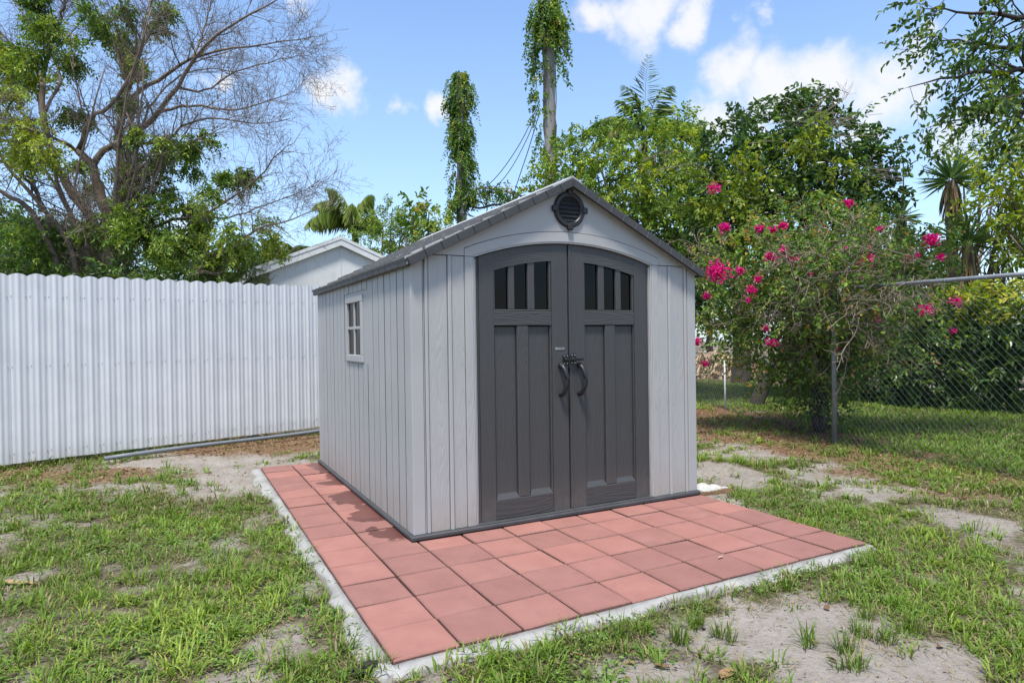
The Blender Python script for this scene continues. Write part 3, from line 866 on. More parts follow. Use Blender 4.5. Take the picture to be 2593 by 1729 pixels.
    for side in (0, 1):
        for a, b_ in zip(edges[:-1], edges[1:]):
            if side == 0 and 1.06 <= a < 1.83 and (a > 1.1 and b_ < 1.70 or abs(a - 1.06) < .01 or abs(a - 1.66) < .01):
                board(a, b_, .036, 1.105, side); board(a, b_, 1.705, 1.822, side)
            else:
                board(a, b_, .036, 1.822, side)
        u0, u1 = ((.0, .03) if side == 0 else (SW - .03, SW))
        piece('corner_strip', M_trim, u0 - (.003 if side == 0 else 0), u1 + (.003 if side else 0), .0605, .0605 - .012 + .001, .036, 1.82) if False else None
        piece('corner_strip', M_trim, u0, u1, SD - .083, SD - .032, .036, 1.81)
    # flat board round the window
    for (a, b_, z0, z1) in ((1.062, 1.180, 1.107, 1.703), (1.755, 1.828, 1.107, 1.703), (1.182, 1.753, 1.672, 1.703), (1.182, 1.753, 1.107, 1.118)):
        piece('window_surround', M_wall, .002, .03, a, b_, z0, z1, b=.002)
    # ---- side window, slightly proud of the boards
    wm = MB()
    w = wm; add_cbox(w, -.014, .016, 1.182, 1.752, 1.120, 1.178, b=.004); win = w.build('window', M_trim, root, local=True)
    def ws(nm, mat, *a, b=.004):
        m_ = MB(); add_cbox(m_, *a, b=b); return m_.build(nm, mat, win, local=True)
    ws('frame_head', M_trim, -.014, .016, 1.182, 1.752, 1.618, 1.670)
    ws('frame_jamb', M_trim, -.0135, .016, 1.182, 1.240, 1.1785, 1.6175); ws('frame_jamb', M_trim, -.0135, .016, 1.690, 1.752, 1.1785, 1.6175)
    ws('muntin', M_trim, -.006, .012, 1.4535, 1.4785, 1.1785, 1.6175, b=.003)
    ws('muntin', M_trim, -.0055, .012, 1.2405, 1.4530, 1.392, 1.4145, b=.003); ws('muntin', M_trim, -.0055, .012, 1.4790, 1.6895, 1.392, 1.4145, b=.003)
    for (a, b_) in ((1.2405, 1.4530), (1.4790, 1.6895)):
        for (z0, z1) in ((1.1785, 1.3915), (1.415, 1.6175)):
            m_ = MB(); m_.add([(.006, a, z0), (.006, b_, z0), (.006, b_, z1), (.006, a, z1), (.009, a, z0), (.009, b_, z0), (.009, b_, z1), (.009, a, z1)],
                              G=[[3, 2, 1, 0], [4, 5, 6, 7], [0, 1, 5, 4], [2, 3, 7, 6], [1, 2, 6, 5], [0, 4, 7, 3]][:])
            m_.build('pane', M_glass, win, local=True)
    # ---- roof: deck, shingles, eave and rake tiles, ridge
    th = math.atan(.5); ca, sa = math.cos(th), math.sin(th)
    v0r, v1r = -.045, SD + .055
    roof = MB()
    for s in (-1, 1):
        pl = [(UC, 2.452 - .012), (UC + s * 1.248, 2.452 - .012 - .624), (UC + s * 1.248, 2.452 - .046 - .624), (UC, 2.452 - .046)]
        prism(roof, pl, v0r, v1r)
    roof = roof.build('roof', M_roof, root, local=True)
    ncourse, expo = 9, 1.395 / 9
    nsh = 13; wsh = (v1r - v0r) / nsh
    sm = MB()
    lw = expo + .012
    # wedge: thick lower edge at +x, thin upper edge, width along y
    g = .0022
    V = [(0, g, 0), (lw, g, 0), (lw, wsh - g, 0), (0, wsh - g, 0), (0, g, .002), (lw - .003, g, .019), (lw - .003, wsh - g, .019), (0, wsh - g, .002), (lw, g, .013), (lw, wsh - g, .013)]
    sm.add(V, G=[[0, 3, 2, 1], [4, 5, 6, 7], [1, 2, 9, 8], [8, 9, 6, 5], [0, 1, 8, 5, 4], [3, 7, 6, 9, 2], [0, 4, 7, 3]])
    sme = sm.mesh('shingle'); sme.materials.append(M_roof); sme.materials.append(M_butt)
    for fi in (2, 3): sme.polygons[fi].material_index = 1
    for s in (1, -1):
        for c in range(ncourse):
            for k in range(nsh):
                off = (c % 2) * wsh * .5
                y = v0r + k * wsh - off
                if k == 0 and c % 2: y = v0r - 0
                jit = rng.uniform(-.002, .004)
                uu = c * expo
                zz = 2.452 - .012 - uu * sa + .003 + jit * .6
                if s == 1:
                    o = link_mesh('shingle', sme, roof, (UC + uu * ca, y, zz), (0, th - .004 + rng.uniform(-.006, .004), 0))
                else:
                    o = link_mesh('shingle', sme, roof, (UC - uu * ca, y + wsh, zz), (0, th - .004 + rng.uniform(-.006, .004), math.pi))
    def tile_me(nm, ln, h, d):
        t = MB(); add_cbox(t, 0, ln, 0, d, -h, 0, b=.0025); me_ = t.mesh(nm); me_.materials.append(M_rake); return me_
    rk = tile_me('rake_tile', .1255, .056, .03)
    nrk = 11
    for s in (1, -1):
        for k in range(nrk):
            uu = .004 + k * .1275
            if s == 1: link_mesh('rake_tile', rk, roof, (UC + uu * ca, v0r - .026, 2.452 - uu * sa), (0, th, 0))
            else: link_mesh('rake_tile', rk, roof, (UC - uu * ca, v0r - .026 + .03, 2.452 - uu * sa), (0, th, math.pi))
    for s in (-1, 1):
        y = v0r + .008; k = 0
        while y < v1r - .05:
            ln = rng.choice((.10, .125, .15, .17)); ln = min(ln, v1r - y)
            t = MB(); zt = 2.452 - .004 - .624 + rng.uniform(-.0015, .001)
            u = UC + s * 1.258
            add_cbox(t, min(u - s * .03, u), max(u - s * .03, u), y + .001, y + ln - .001, zt - .050, zt + .002, b=.006)
            t.build('eave_tile', M_rake, roof, local=True); y += ln; k += 1
    for k in range(13):
        y = v0r - .02 + k * .245
        t = MB()
        V = []
        for yy in (y, y + .243):
            V += [(UC - .075, yy, 2.452 + .010 - .0375), (UC, yy, 2.452 + .016), (UC + .075, yy, 2.452 + .010 - .0375), (UC + .075, yy, 2.452 - .0375), (UC, yy, 2.452 + .002), (UC - .075, yy, 2.452 - .0375)]
        t.add(V, G=[[0, 1, 2, 3, 4, 5], [11, 10, 9, 8, 7, 6]] + [[i, i + 6, (i + 1) % 6 + 6, (i + 1) % 6] for i in range(6)]); t.build('ridge_tile', M_roof, roof, local=True)
    return root
build_shed()

# ================================================================== FENCES, PIPE, HOUSE, POLES
M_white = None
def white_metal():
    m, nt, b = node_mat('white_painted_metal')
    p = position(nt)
    c = ramp(nt, noise(nt, p, 3, 5), [(.3, (.61, .61, .615)), (.7, (.68, .68, .68))])
    st = rng_map(nt, noise(nt, mapping(nt, p, (25, 25, .7)), 1., 4), .6, .8)
    c = mixc(nt, mth(nt, 'MULTIPLY', st, .10), c, (.45, .44, .42))
    sep = nt.nodes.new('ShaderNodeSeparateXYZ'); nt.links.new(p, sep.inputs[0])
    low = mth(nt, 'MULTIPLY', rng_map(nt, sep.outputs['Z'], .25, .03), noise(nt, p, 14, 5))
    c = mixc(nt, mth(nt, 'MULTIPLY', low, .45), c, (.35, .30, .22))
    nt.links.new(c, b.inputs['Base Color']); b.inputs['Roughness'].default_value = .75; b.inputs['Specular IOR Level'].default_value = .2
    return m
def build_white_fence():
    A = np.array([-2.42, 6.0]); B = np.array([1.10, 7.05]); d = (B - A) / np.linalg.norm(B - A)
    rz = math.atan2(d[1], d[0]); w = .1660; s0 = .096
    org = (A[0], A[1], 0)
    root = thing('metal_fence', org, 'tall white corrugated metal fence with scalloped top behind the lawn', 'fence', rotz=rz)
    M = white_metal()
    ms = plain('fence_screw', (.5, .5, .5), .35, .1, 10, metal=.8)
    mg = plain('galvanised_post', (.20, .215, .23), .5, .2, 14, metal=.3)
    # one corrugated panel: rows x columns, arched top
    nc = 25
    sx = np.linspace(-w / 2 - .004, w / 2 + .004, nc)
    def prof(s):
        t = s / w
        return -.0032 * np.cos(t * 2 * math.pi * 3) * (1 - .25 * np.abs(t) * 2) - .004 * np.cos(t * 2 * math.pi)
    r = (w * w / 4 + .030 ** 2) / (2 * .030)
    top = np.sqrt(np.maximum(r * r - np.clip(sx, -w / 2, w / 2) ** 2, 0)) - r
    rows = [np.full(nc, 0.), np.full(nc, 1.0), 2.036 + top * 1 - .0]
    V = []
    for k, z in enumerate(rows):
        V.append(np.stack([sx, prof(sx), z], 1))
    V = np.concatenate(V); V2 = V + np.array([0, .0012, 0])
    idx = np.arange(3 * nc).reshape(3, nc); off = 3 * nc
    q = np.stack([idx[:-1, :-1], idx[:-1, 1:], idx[1:, 1:], idx[1:, :-1]], -1).reshape(-1, 4)
    mb = MB(); mb.add(np.concatenate([V, V2]), Q=np.concatenate([q, q[:, ::-1] + off]))
    mb.add(np.concatenate([V[2 * nc:], V2[2 * nc:]]), Q=np.stack([np.arange(nc - 1), np.arange(1, nc), np.arange(1, nc) + nc, np.arange(nc - 1) + nc], 1))
    me = mb.mesh('panel', smooth=True); me.materials.append(M)
    sc = MB()
    for z in (.105, 1.035, 1.79):
        for x in (-w / 2 + .019, w / 2 - .019):
            y = float(prof(np.array([x]))[0])
            tube(sc, [(x, y, z), (x, y - .004, z), (x, y - .006, z)], [.0055, .0055, .002], 6)
    sme = sc.mesh('screws'); sme.materials.append(ms)
    rng = random.Random(2)
    for k in range(-8, 27):
        s = s0 + (k + .5) * w
        zb = .030 + .006 * max(0, s) + rng.uniform(-.004, .004)
        o = link_mesh('panel', me, root, (s, rng.uniform(-.0015, .0015), zb), (rng.uniform(-.002, .002), 0, rng.uniform(-.01, .01)))
        so = link_mesh('screws', sme, o); so['kind'] = 'stuff'
    for s in (-1.0, 1.37, 2.72, 4.0):
        mb = MB(); add_cbox(mb, s - .05, s + .05, .02, .09, -.2, 1.9, b=.006); mb.build('post', mg, root, local=True)
    for z in (.13, 1.06, 1.82):
        mb = MB(); add_cbox(mb, -1.4, 4.4, .012, .05, z - .02, z + .02, b=.004); mb.build('rail', mg, root, local=True)
    # pipe on the ground
    a = gnd(240, 1056, .015); b_ = gnd(733, 991, .02)
    b_ = a + (b_ - a) * 1.25
    pt = [a + (b_ - a) * t + np.array([0, 0, .016 + .008 * math.sin(t * 7)]) for t in np.linspace(0, 1, 12)]
    mb = MB(); tube(mb, pt, .024, 14)
    o = mb.build('conduit_pipe', plain('grey_pipe', (.175, .19, .205), .45, .15, 8), smooth=True, loc=tuple(a))
    tag(o, 'long grey conduit pipe lying on the ground below the white fence', 'pipe')
    # block under the pipe end
    c = gnd(285, 1062)
    return root
build_white_fence()

def build_house():
    Y = 14.0
    apex = atY(783, 541, Y); lt = atY(577, 614, Y)
    half = apex[0] - lt[0]; slope = (apex[2] - lt[2]) / half
    cx = apex[0]; zt = apex[2]
    root = thing('white_house', (cx, Y, 0), 'low white gabled house with peeling trim behind the metal fence', 'house')
    m, nt, b = node_mat('weathered_white_wall')
    p = position(nt)
    c = ramp(nt, noise(nt, p, 1.6, 6), [(.25, (.60, .615, .615)), (.7, (.72, .73, .72))])
    st = rng_map(nt, noise(nt, mapping(nt, p, (16, 16, 1.6)), 1., 6, .65), .56, .75)
    c = mixc(nt, mth(nt, 'MULTIPLY', st, .55), c, (.36, .34, .27))
    ch = rng_map(nt, noise(nt, mapping(nt, p, (9, 9, 3)), 1.4, 5, .7), .69, .73)
    c = mixc(nt, ch, c, (.05, .045, .04))
    nt.links.new(c, b.inputs['Base Color']); b.inputs['Roughness'].default_value = .8
    trim = m
    MR = plain('dark_roofing', (.05, .05, .055), .8, .2, 8, .4, 60)
    MS = plain('soffit_wood', (.20, .18, .15), .8, .25, 10, .3, 40)
    wl = half - .42                                   # wall half-width
    def rz(u): return zt - slope * abs(u)
    mb = MB(); prism(mb, [(-wl, -.1), (wl, -.1), (wl, rz(wl) - .12), (0, rz(0) - .12), (-wl, rz(wl) - .12)], .10, 6.0); wall = mb.build('wall', m, root, local=True)
    mb = MB(); add_cbox(mb, -.012, .012, .085, .0995, -.1, rz(0) - .3, b=.003); mb.build('wall_batten', m, root, local=True)
    roof = MB()
    for s in (-1, 1):
        prism(roof, [(0, zt - .006), (s * half, rz(half) - .006), (s * half, rz(half) - .03), (0, zt - .03)], .0, 6.2)
    roof = roof.build('roof', MR, root, local=True)
    for s in (-1, 1):
        mb = MB(); prism(mb, [(0, zt - .012), (s * (half - .01), rz(half) - .012), (s * (half - .01), rz(half) - .095), (0, zt - .095)], -.03, -.001); mb.build('barge_board', trim, roof, local=True)
        mb = MB(); prism(mb, [(0, zt - .098), (s * (half - .02), rz(half) - .098), (s * (half - .02), rz(half) - .25), (0, zt - .25)], -.018, .012); mb.build('fascia_board', trim, roof, local=True)
        mb = MB(); add_cbox(mb, min(s * half, s * (half - .03)), max(s * half, s * (half - .03)), .013, 6.1, rz(half) - .21, rz(half) - .031, b=.004); mb.build('eave_fascia', trim, roof, local=True)
        for k in range(12):
            y = .1 + k * .5
            mb = MB(); prism(mb, [(s * (wl - .05), rz(wl - .05) - .032), (s * (half - .035), rz(half - .035) - .032), (s * (half - .035), rz(half - .035) - .12), (s * (wl - .05), rz(wl - .05) - .12)], y, y + .05); mb.build('rafter_tail', MS, roof, local=True)
build_house()

M_pole = woodgrain('grey_pole_wood', (.24, .225, .21), .9, .85, var=.25)
def build_poles():
    out = []
    for (x, d, ytop, r, lab) in ((1269, 16.6, -8, .15, 'tall weathered wooden utility pole behind the shed ridge'), (1064, 21.0, 172, .135, 'shorter weathered utility pole mostly hidden under creeper')):
        base = at(x, 720, d); base[2] = 0
        top = at(x, ytop, d)[2]
        root = thing('utility_pole', base, lab, 'pole', 'utility poles behind the shed')
        pts = [(0, 0, z) for z in np.linspace(-.1, top, 14)]
        mb = MB(); tube(mb, pts, np.linspace(r * 1.12, r * .92, 14), 16); mb.build('shaft', M_pole, root, smooth=True, local=True)
        out.append((root, base, top, r, d))
    # tag plate on the shorter pole
    root, base, top, r, d = out[1]
    z = at(1064, 470, d)[2]
    n = unit((CAM - base) * np.array([1, 1, 0])); s = np.cross([0, 0, 1], n)
    c = np.array([0, 0, z]) + n * (r * 1.08)
    V = [c - s * .1 - (0, 0, .32), c + s * .1 - (0, 0, .32), c + s * .1 + (0, 0, .32), c - s * .1 + (0, 0, .32)]
    V += [v - n * .03 for v in V]
    mb = MB(); mb.add(V, G=[[0, 1, 2, 3], [7, 6, 5, 4], [0, 4, 5, 1], [1, 5, 6, 2], [2, 6, 7, 3], [3, 7, 4, 0]])
    mb.build('meter_plate', plain('pale_plate', (.50, .50, .50), .6, .1), root, local=True)
    return out
POLES = build_poles()
def build_cables():
    mc = plain('black_cable', (.02, .02, .022), .6, .1)
    def cable(name, pts, r, lab, n=20, S=6):
        p = smooth_path(pts, n); mb = MB(); tube(mb, p, r, S); o = mb.build(name, mc, smooth=True, loc=tuple(p[0]))
        return tag(o, lab, 'cable', 'overhead cables')
    d1, d2 = 16.6, 21.
    cable('service_cable', [at(1240, 232, d1), at(1200, 320, d1 + 1), at(1150, 395, d1 + 2.2), at(1105, 440, d1 + 3.4), at(1066, 470, d2)], .011, 'thin dark cable sagging from tall pole, leftmost of three')
    cable('service_cable', [at(1240, 240, d1), at(1210, 320, d1 + 1.2), at(1165, 400, d1 + 2.4), at(1115, 450, d1 + 3.6), at(1066, 476, d2)], .011, 'thin dark cable sagging from tall pole, middle of three')
    cable('service_cable', [at(1242, 250, d1), at(1215, 340, d1 + .5), at(1185, 430, d1 + 1), at(1165, 500, d1 + 1.5)], .012, 'thin dark cable dropping steeply from tall pole, rightmost of three')
    cable('guy_cable', [at(1064, 440, d2), at(1030, 490, d2 + 1), at(985, 530, d2 + 2.)], .010, 'thin cable running down left from the shorter pole')
    cable('service_bundle', [at(1066, 468, d2), at(1100, 478, d2 - .6), at(1140, 470, d2 - 1.4), at(1200, 476, d2 - 2.6)], .035, 'thick black cable bundle leaving the shorter pole to the right')
    c = at(1094, 480, d2 - .3); R = 18 * mpx(d2)
    sd = _rt
    cable('coiled_cable', [c + sd * R * math.cos(a) * (1 + .06 * a) + np.array([0, 0, 1]) * R * math.sin(a) for a in np.linspace(0, 12, 40)], .016, 'black cable coiled in loops beside the shorter pole', 90)
build_cables()

M_galv = plain('galvanised_pipe', (.27, .28, .29), .45, .2, 12, .2, 80, metal=.25)
def build_chainlink():
    mw = plain('green_wire', (.05, .078, .085), .6, .2, 20, spec=.2)
    mdk = plain('dark_wire', (.12, .125, .12), .5, .2, 20)
    def mesh_run(a, b, h, z0, p, r, name, root, mat):
        a = np.asarray(a, float); b = np.asarray(b, float); L = np.linalg.norm(b - a); d = (b - a) / L
        nrm = np.array([-d[1], d[0]])
        N = int(L / p); K = int(h / p) + 1
        i = np.arange(N)[:, None]; k = np.arange(K)[None, :]
        s = (i + np.where((k + i) % 2, 1.03, -.03)) * p
        z = np.broadcast_to(z0 + k * p * 1.0, s.shape)
        off = np.where((k + i) % 2, 1, -1) * r * .9
        P = np.stack([a[0] + d[0] * s + nrm[0] * off, a[1] + d[1] * s + nrm[1] * off, z], -1)
        V, Q = tubes(P, np.full(P.shape[:2], r), 4, ref=(nrm[0], nrm[1], 0))
        mb = MB(); mb.add(V, Q=Q); return mb.build(name, mat, root)
    post = np.array([6.32, 2.60]); near = np.array([5.72, -1.05]); far = np.array([7.9, 5.9])
    # tall run along the right
    root = thing('chain_link_fence', (post[0], post[1], 0), 'tall chain link fence with steel top rail on the right', 'fence')
    mesh_run(near, post, 1.80, -.03, .0385, .0019, 'wire_mesh', root, mw)
    e = post + (post - near) * .0
    mb = MB(); tube(mb, [(near[0], near[1], 1.79), (post[0], post[1], 1.83)], .021, 12); mb.build('top_rail', M_galv, root, smooth=True)
    for q in (near, ):
        mb = MB(); tube(mb, [(q[0], q[1], -.2), (q[0], q[1], 1.82)], .026, 12); mb.build('post', M_galv, root, smooth=True)
    mb = MB(); tube(mb, [(post[0], post[1], -.2), (post[0], post[1], 1.84), (post[0], post[1], 1.87)], [.027, .027, .012], 12); mb.build('post', M_galv, root, smooth=True)
    rng = random.Random(3)
    for k in range(9):
        t = (k + .5) / 9; c = near + (post - near) * t
        ring = [(c[0] + .024 * math.cos(a), c[1], 1.79 + .04 * t + .024 * math.sin(a) - .004) for a in np.linspace(0, 6.283, 9)]
        mb = MB(); tube(mb, ring, .003, 4); mb.build('tie_wire', M_galv, root)
    # low run further back
    root = thing('chain_link_fence', (far[0], far[1], 0), 'low dark chain link fence under the bougainvillea, right of the shed', 'fence')
    far2 = far + np.array([1.9, 4.2])
    mesh_run(post + np.array([.03, .06]), far, 1.0, -.03, .045, .0018, 'wire_mesh', root, mdk)
    mesh_run(far, far2, 1.0, -.03, .055, .002, 'wire_mesh', root, mdk)
    mp = plain('white_post', (.52, .52, .50), .6, .2, 14)
    mb = MB(); tube(mb, [(far[0], far[1], -.2), (far[0], far[1], .84)], .017, 10); mb.build('post', mp, root, smooth=True)
    mb = MB(); tube(mb, [(far2[0], far2[1], -.2), (far2[0], far2[1], 1.02)], .028, 10); mb.build('post', mp, root, smooth=True)
build_chainlink()

# ================================================================== PLANTS
G_BRIGHT = [(0, (.028, .062, .010)), (.35, (.070, .145, .018)), (.65, (.15, .26, .028)), (1, (.36, .43, .055))]
G_DARK = [(0, (.020, .045, .010)), (.4, (.045, .095, .018)), (.7, (.085, .165, .028)), (1, (.20, .29, .045))]
G_YELLOW = [(0, (.07, .12, .014)), (.4, (.16, .24, .025)), (.7, (.29, .36, .035)), (1, (.50, .47, .06))]
G_MID = [(0, (.032, .072, .012)), (.4, (.078, .160, .022)), (.7, (.150, .265, .034)), (.93, (.30, .38, .05)), (1, (.45, .26, .06))]
ML_bright = leafmat('bright_leaf', G_BRIGHT); ML_dark = leafmat('dark_glossy_leaf', G_DARK, .25, .32, .5); ML_yellow = leafmat('yellow_green_leaf', G_YELLOW, .4)
ML_mid = leafmat('mid_green_leaf', G_MID, .28)
M_bark = plain('grey_brown_bark', (.165, .125, .095), .9, .35, 9, .9, 30)
M_barkdk = plain('dark_bark', (.06, .048, .038), .9, .3, 9, .9, 30)
M_twig = plain('dry_twig', (.165, .13, .105), .9, .25, 5)
M_paletwig = plain('pale_twig', (.215, .165, .125), .9, .25, 8)

def make_tree(name, label, cat, base, lobes, leafm, leaf=(.07, .035), dens=28, per=10, spray=.30, seed=1, trunk_r=.12, bark=M_bark, tint=.45, fine=False, group=None, shell=(.55, 1.05), droop=.25, limbs=True, tvar=.16, trunk_top=None, extra=None):
    rng = np.random.default_rng(seed)
    root = thing(name, base, label, cat, group)
    P, D, T = lobe_points(rng, lobes, dens, shell)
    mb = MB(); tw = MB()
    sprays(mb, rng, P, D, spray, per, leaf[0], leaf[1], np.clip(tint + T, 0, 1), tvar, droop, fine, twig=tw, twig_r=.003)
    if extra: extra(mb, tw, rng)
    mb.build('foliage', leafm, root)
    tb = MB()
    b0 = np.asarray(base, float)
    cen = np.mean([np.asarray(c) for c, r in lobes], axis=0)
    fork = b0 + (cen - b0) * np.array([.35, .35, .45]) if trunk_top is None else np.asarray(trunk_top, float)
    tp = smooth_path([b0 - (0, 0, .15), b0 * .55 + fork * .45 + rng.normal(0, .08, 3) * (1, 1, 0), fork], 8)
    tube(tb, tp, np.linspace(trunk_r, trunk_r * .7, 8), 9)
    tb.build('trunk', bark, root, smooth=True)
    if limbs:
        lb = MB()
        for c, r in lobes:
            c = np.asarray(c); mid = fork * .5 + c * .5 + rng.normal(0, .12, 3) * (1, 1, .5) - np.array([0, 0, .1])
            pp = smooth_path([fork, mid, c], 6)
            tube(lb, pp, np.linspace(trunk_r * .5, trunk_r * .12, 6), 6)
            k, rr = grow(rng, pp[None], np.linspace(trunk_r * .5, trunk_r * .12, 6)[None], 7, (.3, 1), (np.mean(r) * .7, np.mean(r) * 1.3), .8, .15)
            V, Q = tubes(k, rr, 4); lb.add(V, Q=Q)
        lb.build('limbs', bark, root, smooth=True)
    tw.build('twigs', bark, root)
    return root
def L(x, y, d, r, sq=(1, 1, 1)):
    """lobe at a noted pixel, depth d and pixel radius r"""
    R = r * mpx(d)
    return (at(x, y, d), (R * sq[0], R * sq[1], R * sq[2]))

# ---------------- big half-bare tree on the left
def build_bare_tree():
    rng = np.random.default_rng(12)
    D0 = 13.0; k = .41647
    base = at(235, 865, D0); base[2] = gz(np.array([base[0]]), np.array([base[1]]))[0]
    root = thing('bare_tree', base, 'large spreading half bare tree behind the white metal fence', 'tree')
    def pth(pts, n=9):
        return smooth_path([at(x * k, y * k, D0 + dz) for x, y, dz in pts], n)
    limbs = [  # notes on an enlarged view of the tree: x, y, depth offset; start and end radius
        ([(560, 2060, 0), (600, 1330, 0), (555, 1080, 0), (510, 920, -.1), (430, 830, -.2)], .22, .13),
        ([(520, 2060, .3), (520, 1300, .3), (400, 1060, .2), (290, 880, .1), (240, 640, .2), (235, 430, .3)], .21, .09),
        ([(480, 2060, -.3), (330, 1500, -.5), (180, 1180, -.8), (20, 1060, -1.0), (-140, 960, -1.2)], .13, .05),
        ([(580, 2050, .5), (640, 1500, .6), (700, 1050, .6), (640, 780, .5), (700, 570, .4), (715, 430, .4), (760, 300, .5), (900, 60, .6), (970, -80, .7)], .17, .05),
        ([(510, 920, -.1), (570, 830, 0), (760, 730, 0), (880, 615, -.1), (980, 480, -.2), (1060, 335, -.3), (1200, 190, -.5), (1380, 80, -.7), (1560, -20, -.8)], .13, .02),
        ([(690, 580, .4), (800, 480, .3), (940, 400, .2), (1060, 330, 0), (1250, 270, -.3), (1500, 240, -.6), (1740, 200, -.8)], .09, .012),
        ([(640, 800, .5), (800, 790, .4), (940, 760, .3), (1010, 690, .2), (1200, 655, 0), (1420, 680, -.2), (1600, 655, -.3)], .07, .012),
        ([(880, 618, -.1), (1050, 580, -.4), (1300, 605, -.8), (1590, 520, -1.1)], .06, .012),
        ([(430, 830, -.2), (500, 650, -.5), (620, 575, -.7), (760, 330, -.9), (800, 150, -1.0), (860, -40, -1.1)], .09, .03),
        ([(235, 430, .3), (270, 300, .2), (320, 150, .1), (370, -30, 0)], .08, .04),
        ([(235, 430, .3), (110, 290, .5), (-40, 140, .6)], .07, .03),
        ([(240, 640, .2), (330, 450, .6), (300, 330, .9), (150, 120, 1.1), (60, -40, 1.2)], .06, .03),
        ([(640, 1300, .2), (790, 1180, -.2), (840, 1000, -.4), (900, 860, -.5), (1100, 770, -.8), (1250, 700, -1.)], .07, .012),
        ([(620, 1400, .2), (930, 1220, 0), (1100, 1200, -.2), (1240, 1110, -.4), (1380, 1020, -.6), (1520, 860, -.8), (1620, 790, -.9)], .07, .01),
        ([(600, 1700, 0), (930, 1540, 0), (1150, 1430, -.3), (1400, 1270, -.6), (1600, 1210, -.8), (1870, 1110, -1.)], .07, .01),
        ([(420, 830, -.2), (300, 760, -.8), (120, 700, -1.3), (-80, 610, -1.6)], .07, .02),
        ([(290, 880, .1), (130, 800, -.4), (-60, 760, -.8)], .06, .02),
        ([(980, 480, -.2), (1130, 500, .2), (1300, 400, .4), (1540, 330, .6), (1720, 300, .8)], .045, .01),
        ([(760, 730, 0), (850, 560, .6), (1000, 420, 1.0), (1180, 380, 1.2), (1420, 420, 1.3)], .05, .01),
        ([(720, 430, .4), (640, 250, .2), (520, 120, 0), (430, -20, -.2)], .06, .02),
        ([(1060, 335, -.3), (1110, 200, .1), (1150, 80, .3), (1190, -40, .4)], .045, .015),
        ([(1100, 1200, -.2), (1270, 1200, .1), (1450, 1130, .3), (1660, 1060, .5), (1760, 1000, .6)], .035, .01),
        ([(-60, 860, -.6), (120, 960, -.6), (260, 1180, -.4), (300, 1400, -.3)], .05, .06)]
    for q in range(13):
        x0 = rng.uniform(400, 720); x1 = x0 + (x0 - 560) * rng.uniform(.6, 2.2) + rng.uniform(-120, 60); y1 = rng.uniform(500, 1050)
        x2 = x1 + rng.uniform(-260, 200); y2 = y1 - rng.uniform(250, 700); dz = rng.uniform(-1.3, 1.3)
        limbs.append(([(540 + (x0 - 560) * .3, 2050, dz * .2), (x0, 1420, dz * .5), ((x0 + x1) / 2 + rng.uniform(-40, 40), (1420 + y1) / 2, dz * .8), (x1, y1, dz), (x2, y2, dz * 1.3)], rng.uniform(.07, .13), .02))
    tb = MB(); lb = MB(); Ps = []; Rs = []
    for i, (pts, r0, r1) in enumerate(limbs):
        p = pth(pts, 17); p[1:-1] += rng.normal(0, .012, (15, 3))
        r = np.linspace(r0, r1, 17) * .54
        tube(tb if i < 4 else lb, p, r, 9)
        Ps.append(p); Rs.append(r)
    tb.build('trunk', M_bark, root, smooth=True)
    P0 = np.array(Ps); R0 = np.array(Rs)
    # limbs that carry fine twigs: all but the stems low down
    sel = np.arange(3, len(limbs) - 5)
    c1, r1 = grow(rng, P0[sel], np.minimum(R0[sel], .036), 10, (.15, 1), (.6, 1.7), .62, .12, K=6, rs=.5, wig=.14, lenfall=.35, taper=.2)
    V, Q = tubes(c1, r1, 5); lb.add(V, Q=Q)
    lb.build('limbs', M_bark, root, smooth=True)
    tw = MB()
    c2, r2 = grow(rng, c1, r1, 9, (.15, 1), (.35, .95), .7, .12, K=5, rs=.6, wig=.16, lenfall=.3, rmin=.0028)
    c2b, r2b = grow(rng, P0[sel], np.full_like(R0[sel], .012), 22, (.2, 1), (.3, 1.0), .8, .1, K=5, rs=.6, wig=.18, lenfall=.2, rmin=.003)
    c3, r3 = grow(rng, np.concatenate([c2, c2b]), np.concatenate([r2, r2b]), 6, (.2, 1), (.12, .4), .8, .1, K=4, rs=.7, wig=.2, rmin=.0022)
    for c, r in ((c2, r2), (c2b, r2b), (c3, r3)):
        V, Q = tubes(c, r, 3); tw.add(V, Q=Q)
    tw.build('twigs', M_twig, root)
    clumps = [(330, 200, 110, .45), (240, 130, 80, .35), (600, 30, 80, .2), (200, 60, 60, .2), (780, 230, 80, .35), (850, 290, 60, .6), (560, 200, 50, .5), (240, 560, 110, .6), (100, 430, 80, .75),
              (420, 600, 60, .3), (230, 780, 120, .75), (150, 850, 70, .8), (700, 380, 60, .5), (620, 520, 60, .3), (880, 740, 40, .4), (1060, 850, 95, .3), (1130, 800, 60, .35), (830, 1000, 110, .35),
              (950, 1060, 60, .4), (700, 920, 80, .55), (1330, 1040, 60, .35), (1190, 1060, 45, .3), (1300, 1260, 130, .6), (1450, 1310, 60, .6), (1200, 1310, 90, .5), (900, 1180, 90, .35),
              (850, 1300, 120, .4), (650, 1150, 60, .4), (640, 1400, 140, .45), (400, 1440, 150, .5), (150, 1450, 170, .3), (1000, 1430, 120, .45), (1150, 1500, 80, .4), (100, 1250, 120, .2),
              (350, 1280, 100, .35), (10, 300, 70, .5), (480, 980, 50, .4), (20, 700, 90, .7), (60, 580, 70, .7), (900, 80, 40, .3), (430, 330, 50, .3), (1100, 1360, 80, .45), (520, 1230, 80, .4), (720, 1270, 90, .4)]
    fo = MB(); tg = MB()
